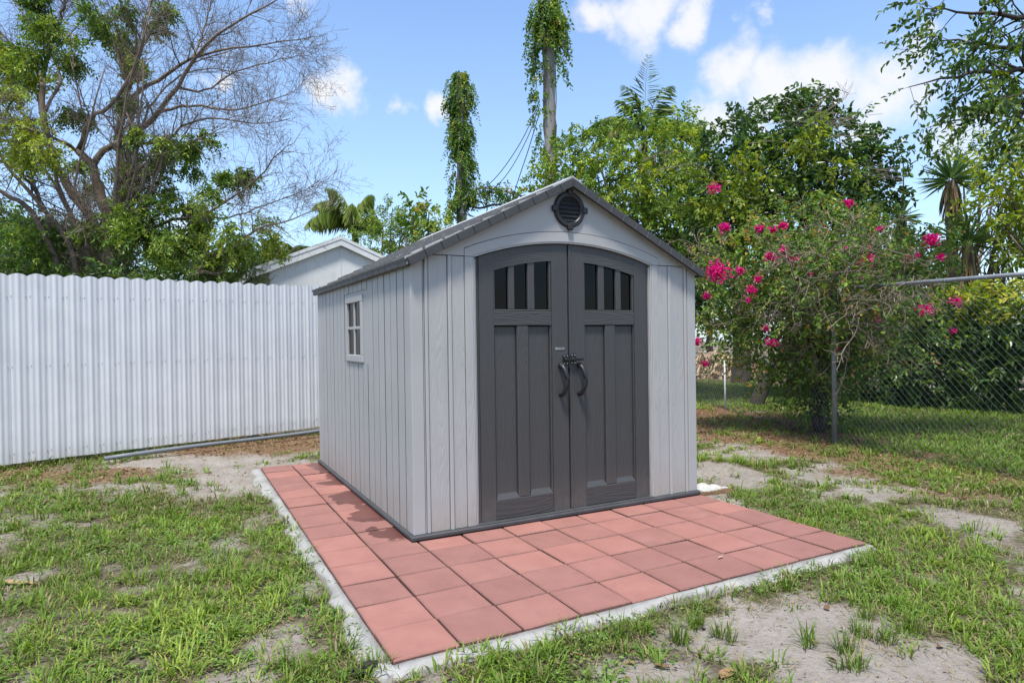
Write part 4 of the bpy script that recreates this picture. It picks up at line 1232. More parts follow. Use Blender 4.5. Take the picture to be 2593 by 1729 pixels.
    for x, y, r, t in clumps:
        n = int(18 + r * 1.15); t = t + .24
        dz = rng.uniform(-1.2, .9)
        sub = rng.normal(0, .85, (max(2, r // 22), 3)); R = r * k * mpx(D0)
        c = at(x * k, y * k, D0 + dz)
        pts = []
        for q in range(n):
            o = sub[rng.integers(len(sub))]
            pts.append(c + (o + rng.normal(0, .36, 3)) * R * np.array([.8, .8, .72]))
        pts = np.array(pts)
        dd = unit(pts - c) + rng.normal(0, .5, (n, 3)) + np.array([0, 0, -.15])
        sprays(fo, rng, pts, dd, .26, 11, .088, .040, np.clip(t + rng.normal(0, .14, n), 0, 1), .13, .35, twig=tg, twig_r=.003)
    fo.build('foliage', ML_bright, root)
    tg.build('leaf_twigs', M_twig, root)
build_bare_tree()

# ---------------- undergrowth behind the white fence
def shrub_lobes(rng, x, y, d, w, h, n):
    return [L(x + rng.uniform(-w, w), y + rng.uniform(-h, h), d + rng.uniform(-.5, .5), rng.uniform(28, 50)) for _ in range(n)]
_r = np.random.default_rng(8)
for i, (x, d, w, ytop, tint, lab) in enumerate([(-60, 11.5, 90, 560, .35, 'dark leafy shrub behind the fence at the far left edge'), (110, 12.0, 90, 580, .30, 'dark green shrub behind the fence under the bare tree trunks'),
                                        (290, 11.6, 80, 600, .42, 'mid green shrub behind the fence right of the bare tree trunks'), (440, 12.3, 70, 625, .36, 'low leafy shrub behind the fence left of the white house')]):
    lob = []
    for q in range(9):
        lob.append(L(x + _r.uniform(-w, w), _r.uniform(ytop + 40, 720), d + _r.uniform(-.4, .6), _r.uniform(34, 55)))
    b = at(x, 720, d); b[2] = 0
    make_tree('leafy_shrub', lab, 'shrub', b, lob, ML_mid if i % 2 else ML_dark, (.095, .045), dens=26, per=10, spray=.28, seed=40 + i, trunk_r=.05, tint=tint, group='shrubs behind the metal fence')
b = at(530, 720, 13.5); b[2] = 0
make_tree('feathery_conifer', 'feathery green conifer rising over the fence beside the white house', 'tree', b,
          [L(545, 610, 13.5, 34, (1.3, 1, .7)), L(520, 635, 13.3, 40, (1.2, 1, .6)), L(575, 625, 13.8, 28, (1.2, 1, .6)), L(500, 660, 13.2, 40, (1.2, 1, .6)), L(560, 655, 13.4, 40, (1.2, 1, .6))], ML_bright, (.045, .012), dens=90, per=16, spray=.22, seed=51, trunk_r=.06, tint=.35, droop=.05)

# ---------------- palms
def frond(mb, st, rng, base, d, length, n, ll, lw, sag, tint, tilt=.5, rr=.012):
    """feather frond: curved midrib with two rows of leaflets"""
    K = 12
    pts = [np.asarray(base, float)]; cur = unit(np.asarray(d, float))
    for k in range(K - 1):
        cur = unit(cur + np.array([0, 0, -sag * (k + 1) / K])); pts.append(pts[-1] + cur * length / (K - 1))
    pts = np.array(pts)
    tube(st, pts, np.linspace(rr, rr * .25, K), 5)
    t = np.linspace(.12, 1, n)
    f = t * (K - 1); i = np.minimum(f.astype(int), K - 2); w = (f - i)[:, None]
    p = pts[i] * (1 - w) + pts[i + 1] * w; tan = unit(pts[i + 1] - pts[i])
    side = unit(np.cross(tan, np.array([0, 0, 1.]) + rng.normal(0, .02, 3)))
    for s in (-1, 1):
        prof = np.sin(np.clip(t, 0, 1) * math.pi * .82 + .35)
        ld = side * s * .8 + tan * .75 + np.array([0, 0, -tilt]) + rng.normal(0, .10, (n, 3))
        ln = ll * np.maximum(prof, .25) * rng.uniform(.85, 1.1, n)
        up = np.cross(side * s, tan) * s + rng.normal(0, .2, (n, 3)) + np.array([0, 0, .4])
        leaf_geo(mb, p, ld, up, ln, np.full(n, lw), np.clip(tint + rng.normal(0, .1, n), 0, 1), True, .1, .25 + tilt * .3)
ML_palm = leafmat('palm_leaf', [(0, (.06, .08, .025)), (.4, (.13, .20, .045)), (.75, (.27, .37, .08)), (1, (.42, .36, .20))], .35, .4)
def build_palm(name, label, x, ybase, ycrown, d, n, length, seed, tint, sag, ll=.55, lw=.03, up=(.2, 1.3), dirs=None, tr=.1, tilt=.5, nl=46):
    rng = np.random.default_rng(seed)
    c = at(x, ycrown, d); b = c.copy(); b[2] = 0
    root = thing(name, b, label, 'palm')
    tk = MB()
    tube(tk, smooth_path([b - (0, 0, .1), b * .5 + c * .5 + (.06, 0, 0), c], 10), np.linspace(tr * 1.2, tr, 10), 10)
    tk.build('trunk', M_barkdk, root, smooth=True)
    for k in range(n):
        if dirs is not None and k < len(dirs):
            a, e, ln, tt = dirs[k]
            # a: sideways right/left, e: upward, in view frame
            dd = _rt * a + np.array([0, 0, 1.]) * e + _fw * rng.uniform(-.4, .2)
        else:
            an = rng.uniform(0, 2 * math.pi); e = rng.uniform(*up); dd = np.array([math.cos(an), math.sin(an), e]); ln = 1; tt = 0
        mb = MB(); st = mb
        frond(mb, st, rng, c, dd, length * ln * rng.uniform(.9, 1.1), nl, ll, lw, sag * rng.uniform(.8, 1.2), np.clip(tint + tt + rng.normal(0, .06), 0, 1), tilt)
        mb.build('frond', ML_palm, root)
build_palm('feather_palm', 'weeping green palm behind the white house roof', 815, 720, 520, 20.0, 9, 1.6, 61, .70, .40, .60, .016, (.6, 2.0), [(-.6, 1.2, 1, .1), (-.9, .7, 1, .1), (-.3, 1.4, 1, 0), (.4, 1.3, .9, .05), (.8, .8, .8, 0)], tilt=1.0, nl=38)
build_palm('feather_palm', 'small grey green palm peeking over the house roof left slope', 655, 720, 590, 19.0, 8, .9, 62, .35, .25, .35, .012, (.3, 1.3), [(-.9, .4, 1, 0), (.9, .9, 1.0, 0), (.5, .5, .9, 0)], nl=30)
build_palm('feather_palm', 'tall palm with drying brown fronds rising behind the right hand trees', 1480, 720, 325, 19.0, 17, 2.2, 63, .40, .34, .60, .020, (.2, 1.0),
           [(.03, 1.7, 1.0, 0), (.22, 1.4, .85, -.05), (-.18, 1.5, .8, .0), (.35, 1.2, .7, -.1), (-.8, .85, .9, .5), (-.95, .5, 1.0, .55), (.7, .9, .75, .4), (1., .6, .85, .55), (-.55, 1.0, .8, .35), (.5, 1.1, .6, .0), (-.35, 1.2, .7, -.05)], nl=34, tilt=.45)

# ---------------- shrubs behind house / shed
def gbase(x, d):
    b = at(x, 720, d); b[2] = 0; return b
make_tree('leafy_tree', 'bright green bushy tree between palm and shorter pole', 'tree', gbase(890, 19), [L(880, 520, 19, 40), L(900, 490, 19, 26), L(920, 545, 18.8, 45), L(850, 560, 18.6, 40), L(950, 560, 19, 40), L(895, 570, 18.5, 45)], ML_bright, (.10, .045), dens=24, per=10, spray=.35, seed=71, tint=.6)
make_tree('leafy_tree', 'upright tree with paddle shaped leaves left of the shorter pole', 'tree', gbase(965, 18), [L(950, 470, 18, 17, (.8, .8, 1.5)), L(985, 490, 18, 17, (.8, .8, 1.4)), L(965, 515, 18, 28), L(975, 555, 18, 34), L(940, 500, 18, 18)], ML_mid, (.16, .08), dens=20, per=8, spray=.3, seed=72, tint=.55, fine=True, droop=-.1)
make_tree('leafy_shrub', 'pale green shrub just over the shed roof left of shorter pole', 'shrub', gbase(1010, 16), [L(1010, 510, 16, 26), L(1040, 520, 16, 22), L(990, 535, 16, 24)], ML_bright, (.09, .05), dens=24, per=9, spray=.3, seed=73, tint=.7, trunk_r=.05)

# ---------------- creepers on the poles
def pole_vine(name, label, pole, segs, seed, leaf, tint=.45):
    rng = np.random.default_rng(seed)
    root_, base, top, r, d = pole
    root = thing(name, (base[0], base[1], 0), label, 'vine', 'creepers on the utility poles')
    mb = MB(); st = MB()
    ax = np.array([base[0], base[1], 0.])
    for (y0, y1, half, off, n, hang) in segs:
        z0 = at(1200, y1, d)[2]; z1 = at(1200, y0, d)[2]
        R = half * mpx(d)
        z = rng.uniform(z0, z1, n)
        taper = np.clip((z1 - z) / .8, .25, 1) ** .5 if y0 < 180 or hang else 1
        an = rng.uniform(0, 2 * math.pi, n)
        rad = (r + (R - r) * rng.uniform(.1, 1.0, n) * (.45 + .7 * fbm(an * 1.2 + 9, z * 1.6 + 5, seed, 3))) * taper
        gp = fbm(an * 1.1 + 20, z * 1.3 + 60, seed + 9, 3); keep = gp > .40; an, z, rad = an[keep], z[keep], (rad * (.55 + 1.0 * gp))[keep]; n = len(z)
        P = ax + np.stack([np.cos(an) * rad, np.sin(an) * rad, z], 1) + _rt * off * mpx(d)
        D = np.stack([np.cos(an), np.sin(an), rng.uniform(-1.6, -.2, n)], 1)
        clump = fbm(an * 1.5 + 40, z * 2.2 + 3, seed + 5, 3)
        sprays(mb, rng, P, D, .17, 7, leaf[0], leaf[1], np.clip(tint + (clump - .5) * 1.1 + rng.normal(0, .08, n), 0, 1), .12, .5, twig=st, twig_r=.004)
        if hang:
            m = max(6, n // 10)
            an = rng.uniform(0, 2 * math.pi, m); z = rng.uniform(z0 + .2, z1, m)
            P = ax + np.stack([np.cos(an) * R, np.sin(an) * R, z], 1) + _rt * off * mpx(d)
            sprays(mb, rng, P, np.stack([np.cos(an) * .35, np.sin(an) * .35, -np.ones(m)], 1), .55, 14, leaf[0], leaf[1], np.full(m, tint), .15, .2, twig=st, twig_r=.004)
    for q in range(8):
        a = rng.uniform(0, 6.28); zs = np.linspace(0, top, 16)
        pts = np.stack([ax[0] + (r + .02) * np.cos(a + zs * .4 + np.sin(zs)), ax[1] + (r + .02) * np.sin(a + zs * .4 + np.sin(zs)), zs], 1)
        tube(st, pts, .012, 5)
    mb.build('foliage', ML_mid, root); st.build('stems', M_bark, root)
    return root, mb
pole_vine('creeper_vine', 'thick creeper capping and trailing down the tall wooden pole', POLES[0],
          [(-10, 60, 36, 0, 300, True), (40, 115, 42, -2, 260, True), (110, 200, 26, -22, 110, True), (110, 190, 18, 24, 50, True), (195, 300, 14, -24, 70, False), (285, 335, 20, 26, 40, False), (300, 440, 10, -26, 60, False)], 81, (.10, .06), .52)
pole_vine('creeper_vine', 'dense creeper column wrapping the shorter pole to its top', POLES[1],
          [(166, 250, 28, 0, 380, True), (240, 330, 24, -2, 330, True), (320, 420, 30, 2, 420, True), (410, 470, 26, 0, 230, True), (455, 500, 14, -16, 60, True)], 82, (.10, .06), .52)
def cable_vine():
    rng = np.random.default_rng(83)
    d = 20.2
    p = smooth_path([at(1078, 440, 20.8), at(1110, 432, 20.4), at(1160, 440, 19.8), at(1205, 452, 19.2), at(1250, 450, 18.4)], 40)
    root = thing('creeper_vine', p[0], 'creeper running along the cable between both poles', 'vine', 'creepers on the utility poles')
    mb = MB(); st = MB()
    tube(st, p, .03, 5)
    i = rng.integers(0, 40, 150); P = p[i] + rng.normal(0, .12, (150, 3)) + np.array([0, 0, -.05])
    sprays(mb, rng, P, rng.normal(0, 1, (150, 3)) + np.array([0, 0, -.7]), .36, 9, .11, .065, np.clip(rng.normal(.45, .2, 150), 0, 1), .12, .4, twig=st)
    mb.build('foliage', ML_mid, root); st.build('stems', M_bark, root)
cable_vine()

# ---------------- trees on the right, back to front
make_tree('leafy_tree', 'light green bushy tree behind the shed roof right slope', 'tree', gbase(1450, 15), [L(1290, 395, 15.2, 55), L(1370, 360, 15, 70), L(1470, 335, 15, 70), L(1560, 340, 15.3, 65), L(1420, 440, 14.6, 85), L(1520, 440, 14.5, 85), L(1330, 450, 15, 60), L(1600, 420, 14.8, 80), L(1560, 530, 14.3, 80), L(1470, 520, 14.6, 70), L(1255, 430, 15.2, 34), L(1620, 560, 14.2, 70)],
          ML_bright, (.10, .05), dens=32, per=11, spray=.34, seed=91, tint=.60, trunk_r=.16, fine=True)
make_tree('glossy_tree', 'large dark glossy leaved tree behind the bougainvillea', 'tree', gbase(1820, 13.5), [L(1680, 340, 13.5, 70), L(1760, 300, 13.6, 60), L(1840, 285, 13.5, 60), L(1885, 260, 13.4, 40, (.7, .7, 1.1)), L(1930, 330, 13.4, 70), L(1990, 385, 13.3, 62), L(2030, 430, 13.2, 40), L(1700, 430, 13, 90), L(1800, 390, 13, 90), L(1900, 420, 13, 85), L(1770, 500, 12.6, 90), L(1660, 520, 12.8, 80), L(1960, 470, 13, 60)],
          ML_dark, (.13, .066), dens=26, per=10, spray=.32, seed=92, tint=.45, trunk_r=.2, bark=M_barkdk, fine=True)
# yellow-green creeper draped over the two trees
def drape():
    rng = np.random.default_rng(95)
    root = thing('draped_vine', gbase(1700, 12.2), 'yellow green creeper draped across the dark tree crown', 'vine')
    mb = MB(); st = MB()
    for pts in ([(1720, 330), (1790, 325), (1860, 345), (1930, 385), (1990, 410)], [(1640, 470), (1690, 455), (1740, 430), (1760, 395)], [(1620, 545), (1680, 530), (1720, 510), (1740, 470)],
                [(1850, 430), (1900, 460), (1940, 480), (1960, 510), (1985, 545), (2020, 560)], [(1660, 410), (1600, 380), (1540, 385), (1480, 400)], [(1560, 470), (1610, 470), (1660, 500)], [(1690, 360), (1710, 400), (1700, 450)], [(1880, 270), (1860, 320), (1830, 350)]):
        p = smooth_path([at(x, y, 11.9 + rng.uniform(-.2, .2)) for x, y in pts], 24)
        tube(st, p, .008, 4)
        n = 40; i = rng.integers(0, 24, n)
        P = p[i] + rng.normal(0, .11, (n, 3))
        sprays(mb, rng, P, rng.normal(0, 1, (n, 3)) + np.array([0, 0, -.3]), np.float64(.3), 8, .10, .055, np.clip(rng.normal(.40, .2, n), 0, 1), .15, .3, fine=True, twig=st)
    mb.build('foliage', ML_yellow, root); st.build('stems', M_bark, root)
    # thin bare shoots sticking out of the crown
    sh = MB()
    starts = [(1880, 280), (1860, 300), (1900, 290), (1930, 330), (1800, 300), (1990, 420), (1960, 430), (1500, 410), (1890, 260)]
    P0 = np.array([smooth_path([at(x, y, 12.6), at(x + rng.uniform(-30, 60), y - rng.uniform(10, 50), 12.5), at(x + rng.uniform(-60, 130), y - rng.uniform(0, 80), 12.4)], 6) for x, y in starts * 3])
    R0 = np.broadcast_to(np.linspace(.009, .004, 6), P0.shape[:2])
    c, r = grow(rng, P0, R0, 6, (.2, 1), (.2, .8), .8, .05, K=5, rmin=.003)
    for q, rr in ((P0, R0), (c, r)):
        V, Q = tubes(q, rr, 3); sh.add(V, Q=Q)
    sh.build('bare_shoots', M_paletwig, root)
drape()

# ---------------- bougainvillea over the chain link fence
def build_bougainvillea():
    rng = np.random.default_rng(101)
    base = gnd(1884, 990)
    root = thing('bougainvillea', base, 'sprawling bougainvillea with magenta flowers and tangled bare twigs', 'bush')
    D = 8.9
    lob = [(1930, 640, 7.6, 75), (1985, 600, 7.5, 65), (1880, 700, 7.7, 75), (2010, 690, 7.3, 50), (1940, 735, 7.5, 48), (1850, 640, 7.9, 75), (1890, 880, 8.9, 80), (1840, 840, 9.1, 75), (1950, 830, 8.8, 70), (1760, 720, 9.2, 90), (1890, 690, 9.2, 110), (1740, 600, 9.1, 95), (1690, 680, 9.0, 95), (1850, 560, 9.1, 110), (1800, 690, 8.8, 110), (1930, 620, 8.7, 110), (1980, 720, 8.6, 95), (1900, 760, 8.6, 90), (2050, 580, 8.6, 85), (2110, 600, 8.3, 70),
           (2060, 690, 8.2, 70), (1660, 770, 9.0, 60), (1640, 620, 9.2, 50), (2150, 580, 8.2, 50), (1990, 520, 8.9, 70), (1770, 800, 8.8, 60), (2110, 770, 7.9, 45), (1880, 850, 8.5, 60), (1900, 920, 8.6, 36), (2030, 820, 8.2, 45), (1740, 860, 8.9, 36)]
    lobes = [L(x, y, d, r) for x, y, d, r in lob]
    P, Dd, T = lobe_points(rng, lobes, 70, (.25, 1.05))
    keep = rng.uniform(size=len(P)) < .9
    P, Dd, T = P[keep], Dd[keep], T[keep]
    mb = MB(); st = MB()
    sprays(mb, rng, P, Dd, .26, 7, .058, .036, np.clip(.56 + T, 0, 1), .2, .2, fine=True, twig=st, twig_r=.003)
    mb.build('foliage', ML_mid, root)
    # stems from the ground
    sm = MB()
    for (pts, r0, r1) in ([[(1884, 995, 8.85), (1888, 930, 8.85), (1880, 850, 8.8), (1860, 760, 8.8), (1830, 650, 8.9)], .085, .03], [[(1878, 992, 8.7), (1866, 930, 8.7), (1880, 840, 8.6), (1920, 740, 8.6), (1960, 640, 8.7)], .045, .02],
                          [[(1900, 985, 9.0), (1900, 900, 9.0), (1930, 800, 8.8), (1990, 700, 8.6), (2060, 620, 8.4)], .04, .015]):
        tube(sm, smooth_path([at(*q) for q in pts], 12), np.linspace(r0, r1, 12), 8)
    sm.build('stems', M_barkdk, root, smooth=True)
    # arching tangle of pale bare shoots 
    N = 110; K = 9
    cen = np.array([at(1840, 680, 8.9)])
    li = np.array([0, 0, 1, 2, 2, 3, 4, 5, 5, 11, 12, 12, 13, 13, 14, 14, 15, 16, 17, 20, 22])[rng.integers(0, 21, N)]
    c0 = np.array([lobes[i][0] for i in li]); rr = np.array([lobes[i][1][0] for i in li])
    p0 = c0 + rng.normal(0, .45, (N, 3)) * rr[:, None]
    d = unit((p0 - cen) * .45 + rng.normal(0, .7, (N, 3)) + np.array([0, 0, .5]) - _fw * .35)
    ln = rng.uniform(.45, 1.0, N)
    pts = np.empty((N, K, 3)); pts[:, 0] = p0; cur = d
    for k in range(1, K):
        cur = unit(cur + rng.normal(0, .24, (N, 3)) + np.array([0, 0, -.11])); pts[:, k] = pts[:, k - 1] + cur * (ln / (K - 1))[:, None]
    rad = np.broadcast_to(np.linspace(.0065, .003, K), (N, K))
    t2, r2 = grow(rng, pts, rad, 6, (.1, 1), (.15, .6), .85, -.05, K=5, rs=.7, wig=.25, rmin=.0028)
    t3, r3 = grow(rng, t2, r2, 3, (.2, 1), (.08, .22), .9, 0, K=3, rs=.8, wig=.25, rmin=.0025)
    tw = MB()
    for q, r_ in ((pts, rad), (t2, r2), (t3, r3)):
        V, Q = tubes(q, r_, 3); tw.add(V, Q=Q)
    tw.build('bare_twigs', M_paletwig, root)
    st.build('leaf_twigs', M_bark, root)
    fm = leafmat('magenta_bract', [(0, (.36, .003, .075)), (.5, (.60, .006, .15)), (1, (.74, .03, .27))], .35, .5)
    fl = [(1640, 432, 15, 11.2), (1648, 622, 24, 8.0), (1700, 622, 8, 8.2), (1665, 522, 11, 8.4), (1745, 525, 8, 8.3), (1797, 518, 9, 8.2), (1770, 590, 12, 8.1), (1800, 575, 8, 8.1), (1832, 600, 12, 8.0), (1812, 592, 8, 8.1), (1775, 528, 6, 8.2),
          (1940, 576, 9, 8.0), (1950, 466, 10, 8.3), (1997, 600, 20, 7.9), (1990, 572, 9, 8.), (2002, 630, 9, 7.9), (2140, 552, 15, 7.6), (2126, 711, 13, 7.5), (2196, 693, 10, 7.3), (1775, 787, 10, 8.0), (1600, 785, 9, 8.4), (1625, 680, 8, 8.2), (1725, 666, 9, 8.1),
          (1740, 640, 7, 8.1), (2105, 588, 6, 7.8), (2160, 590, 7, 7.6), (2082, 592, 7, 7.8), (2022, 526, 6, 8.1), (1620, 835, 6, 8.4), (2010, 735, 5, 7.8), (1865, 630, 5, 8.0), (1720, 690, 5, 8.1), (2190, 760, 5, 7.4), (1985, 640, 6, 7.9), (1760, 755, 5, 8.1), (1920, 800, 4, 8.)]
    for x, y, r, d in fl:
        R = r * mpx(d); n = int(22 + r * r * .5)
        c = at(x, y, d)
        q = c + rng.normal(0, .48, (n, 3)) * R * np.array([1, 1, .9])
        m = MB(); leaf_geo(m, q, rdir(rng, n), rdir(rng, n), rng.uniform(.026, .042, n), rng.uniform(.022, .036, n), np.clip(rng.normal(.55, .25, n), 0, 1), True, .3, .2)
        m.build('flower_cluster', fm, root)
build_bougainvillea()

def trunk_thing(label, pts, r0, r1):
    p = smooth_path([at(*q) for q in pts], 14); b = p[0].copy(); b[2] = -.1
    mb = MB(); tube(mb, np.vstack([b, p]), np.linspace(r0 * 1.15, r1, 15), 10)
    o = mb.build('tree_trunk', M_barkdk, smooth=True, loc=tuple(b)); tag(o, label, 'trunk')
trunk_thing('leaning dark trunk left of the bougainvillea stems', [(1738, 924, 12.1), (1758, 880, 12.1), (1795, 830, 12.0), (1815, 740, 12.2), (1810, 600, 12.8)], .12, .08)
trunk_thing('upright dark trunk on the far grass right of the shed', [(1702, 876, 17.6), (1704, 800, 17.6), (1700, 700, 17.4), (1690, 560, 17.)], .24, .16)
# ---------------- hedge, yuccas and trees beyond the chain link fence
hl = []
_r = np.random.default_rng(111)
for q in range(26):
    x = 11.3 + _r.uniform(-.3, .4); y = -2.6 + q * .36
    hl.append(((x, y, _r.uniform(1.25, 1.5)), (.5, .5, .5))); hl.append(((x - .1, y + .15, _r.uniform(.75, .95)), (.45, .45, .5))); hl.append(((x - .1, y + .1, _r.uniform(.25, .4)), (.42, .45, .5)))
make_tree('hedge', 'clipped dense dark hedge beyond the tall chain link fence', 'hedge', (11.3, 2.0, 0), hl, ML_dark, (.12, .045), dens=26, per=9, spray=.24, seed=112, tint=.55, trunk_r=.05, limbs=False, trunk_top=(11.3, 2.0, 1.0), shell=(.4, 1.0), fine=True)
hl = [((11.25 + _r.uniform(-.25, .3), y, 1.72 + _r.uniform(-.06, .1)), (.42, .4, .22)) for y in np.linspace(-2.2, 6.0, 20)]
make_tree('hedge_lit_top', 'sunlit yellow green top of the hedge, brightness in its leaf colour', 'shrub', (11.4, 1.0, 0), hl, ML_yellow, (.11, .05), dens=26, per=9, spray=.26, seed=113, tint=.62, trunk_r=.05, limbs=False, trunk_top=(11.4, 1.0, 1.5), fine=True)  # sunlit top of the hedge, its brightness put into the leaf tint

ML_yucca = leafmat('yucca_leaf', [(0, (.30, .22, .12)), (.15, (.20, .17, .07)), (.3, (.05, .10, .03)), (.7, (.10, .18, .05)), (1, (.24, .33, .12))], .2, .4)
def yucca(label, x, y, d, r, seed, dead=60, n=90):
    rng = np.random.default_rng(seed)
    c = at(x, y, d); b = c.copy(); b[2] = 0; R = r * mpx(d)
    root = thing('yucca', b, label, 'yucca', 'yuccas beyond the hedge')
    tk = MB(); tube(tk, smooth_path([b - (0, 0, .1), b * .5 + c * .5 + (.1, .05, 0), c], 8), np.linspace(.13, .09, 8), 9); tk.build('trunk', M_bark, root, smooth=True)
    mb = MB()
    e = rng.uniform(-.45, 1.4, n); a = rng.uniform(0, 6.283, n)
    D = np.stack([np.cos(a) * np.cos(e), np.sin(a) * np.cos(e), np.sin(e)], 1)
    ln = R * rng.uniform(.75, 1.05, n); tn = np.clip(rng.normal(.62, .15, n), .3, 1)
    for q in range(n):
        mb = MB(); leaf_geo(mb, (c + D[q] * .05)[None], D[q][None], np.array([[0, 0, 1.]]) + rng.normal(0, .1, (1, 3)), ln[q:q + 1], np.array([.055]), tn[q:q + 1], True, .25, .05)
        mb.build('leaf', ML_yucca, root)
    m2 = MB(); a = rng.uniform(0, 6.283, dead); D = np.stack([np.cos(a) * .35, np.sin(a) * .35, -np.ones(dead)], 1)
    leaf_geo(m2, c + np.stack([np.cos(a) * .08, np.sin(a) * .08, -rng.uniform(0, .5, dead)], 1), D, np.stack([np.cos(a), np.sin(a), 0 * a], 1), R * rng.uniform(.6, .95, dead), np.full(dead, .05), np.clip(rng.normal(.06, .05, dead), 0, .2), True, .2, .1)
    m2.build('dead_skirt', ML_yucca, root)
yucca('tall spiky yucca with brown skirt, upper of two right of the bougainvillea', 2185, 415, 12.6, 72, 121)
yucca('spiky yucca directly behind the hedge below the taller one', 2222, 560, 12.0, 80, 122, 40)
yucca('half hidden yucca behind the bougainvillea top', 2070, 500, 12.8, 50, 123, 30, 60)
make_tree('leafy_tree', 'yellow green tree at the right edge behind the hedge', 'tree', (13.6, 2.2, 0), [L(2330, 370, 11.5, 60), L(2300, 420, 11.5, 55), L(2360, 470, 11.3, 70), L(2320, 540, 11.2, 50), L(2400, 400, 11.5, 90), L(2280, 480, 11.6, 45), L(2340, 310, 11.7, 40), L(2420, 560, 11.2, 70)], ML_yellow, (.12, .055), dens=15, per=9, spray=.36, seed=131, tint=.5, trunk_r=.1, fine=True)
make_tree('leafy_tree', 'distant dark green tree over the upper yucca', 'tree', gbase(2230, 17), [L(2210, 370, 17, 40), L(2250, 350, 17, 40), L(2190, 400, 17, 30), L(2290, 400, 17, 45)], ML_mid, (.12, .05), dens=18, per=9, spray=.4, seed=132, tint=.45)
make_tree('dry_palm', 'palm trunk hung with dry brown fronds behind the yellow green tree', 'palm', gbase(2290, 12.3), [L(2295, 540, 12.3, 36, (.8, .8, 1.6)), L(2300, 480, 12.3, 34, (.8, .8, 1.4)), L(2290, 600, 12.3, 32, (.7, .7, 1.2))], leafmat('dry_frond', [(0, (.10, .08, .06)), (.5, (.24, .19, .14)), (1, (.40, .34, .26))], .1, .8, .2), (.55, .03), dens=22, per=4, spray=.25, seed=133, tint=.5, droop=1.6)
# tree reaching in over the fence at the upper right
def overhang():
    rng = np.random.default_rng(141)
    base = np.array([10.6, -2.2, 0.])
    root = thing('overhanging_tree', base, 'tree with drooping leafy branches reaching in at the upper right', 'tree')
    mb = MB(); st = MB(); tb = MB()
    fork = base + np.array([-.4, .2, 3.0])
    tube(tb, smooth_path([base - (0, 0, .1), base + (-.1, .1, 1.5), fork], 8), np.linspace(.2, .13, 8), 10)
    tb.build('trunk', M_barkdk, root, smooth=True)
    br = [[(2520, 150, 7.6), (2400, 160, 7.5), (2300, 165, 7.4), (2200, 175, 7.3), (2085, 200, 7.2)], [(2500, 60, 7.6), (2380, 50, 7.5), (2260, 30, 7.4), (2120, 20, 7.3)], [(2520, 220, 7.8), (2400, 230, 7.7), (2300, 250, 7.6), (2130, 320 - 25, 7.4)],
          [(2520, 230, 7.6), (2420, 245, 7.5), (2340, 262, 7.4), (2270, 285, 7.3)], [(2510, -20, 7.7), (2380, -20, 7.6), (2250, -30, 7.5), (2130, -10, 7.4)], [(2500, 110, 7.9), (2380, 105, 7.9), (2250, 100, 7.9), (2160, 95, 7.9)], [(2520, 200, 7.2), (2430, 210, 7.1), (2360, 215, 7.0), (2290, 225, 7.)]]
    for pts in br:
        q = [at(*p) for p in pts]
        p = smooth_path([fork] + q, 16); p[4:] += rng.normal(0, .015, (12, 3))
        r = np.linspace(.06, .005, 16); tube(st, p, r, 6)
        c1, r1 = grow(rng, p[None, 5:], r[None, 5:], 15, (.05, 1), (.25, .75), .75, -.05, K=5, rs=.5, wig=.12, lenfall=.4, rmin=.003)
        V, Q = tubes(c1, r1, 4); st.add(V, Q=Q)
        ends = np.concatenate([c1[:, -1], c1[:, 2], c1[:, 3], p[-2:]]); prev = np.concatenate([c1[:, -2], c1[:, 1], c1[:, 2], p[-3:-1]])
        sprays(mb, rng, ends, unit(ends - prev) + rng.normal(0, .35, (len(ends), 3)), .26, 9, .085, .040, np.clip(rng.normal(.58, .18, len(ends)), 0, 1), .13, .45, fine=True, twig=st, twig_r=.0025)
    mb.build('foliage', leafmat('overhang_leaf', G_DARK[:3] + [(1, (.20, .27, .035))], .35, .4), root); st.build('limbs', M_barkdk, root, smooth=True)
overhang()
# far trees closing the view; screening ones added to darken behind the bare tree
far = [(-420, 24, 430, .35, 'far dark tree beyond the left edge'), (40, 17, 500, .25, 'dark screening tree added to darken behind the bare tree trunks'), (250, 18, 560, .28, 'dark screening tree added to darken behind the bare tree lower limbs'), (120, 22, 520, .35, 'far dark tree low behind the bare tree'), (480, 26, 600, .45, 'far tree low between bare tree and house'), (1130, 27, 560, .5, 'far tree behind the two poles'), (1640, 24, 560, .4, 'far tree seen through the bougainvillea gaps'),
       (1900, 26, 520, .35, 'far dark tree behind the glossy tree'), (2120, 28, 560, .45, 'far tree low behind the yuccas'), (2480, 20, 430, .45, 'far tree beyond the right edge'), (2850, 18, 300, .4, 'far tree well beyond the right edge')]
for i, (x, d, y, t, lab) in enumerate(far):
    rr = np.random.default_rng(150 + i)
    h = (720 - y)
    lob = [L(x + rr.uniform(-100, 100), y + rr.uniform(.15, .95) * h, d + rr.uniform(-1, 1), rr.uniform(40, 70)) for _ in range(10)]
    make_tree('far_tree', lab, 'tree', gbase(x, d), lob, ML_mid if i % 2 else ML_dark, (.20, .10), dens=9, per=9, spray=.6, seed=160 + i, tint=t, group='far trees', trunk_r=.15)
# thin mast on the skyline
b = at(2076, 500, 30.); b[2] = 0
root = thing('antenna_mast', b, 'thin antenna mast on the skyline right of the glossy tree', 'antenna')
zt = at(2076, 366, 30.)[2]
mb = MB(); tube(mb, [b, (b[0], b[1], zt)], [.05, .03], 6); mb.build('mast', M_barkdk, root)
mb = MB(); w = 14 * mpx(30.); c = np.array([b[0], b[1], zt - .06]); tube(mb, [c - _rt * w, c + _rt * w], .018, 5); mb.build('crossbar', M_barkdk, root)

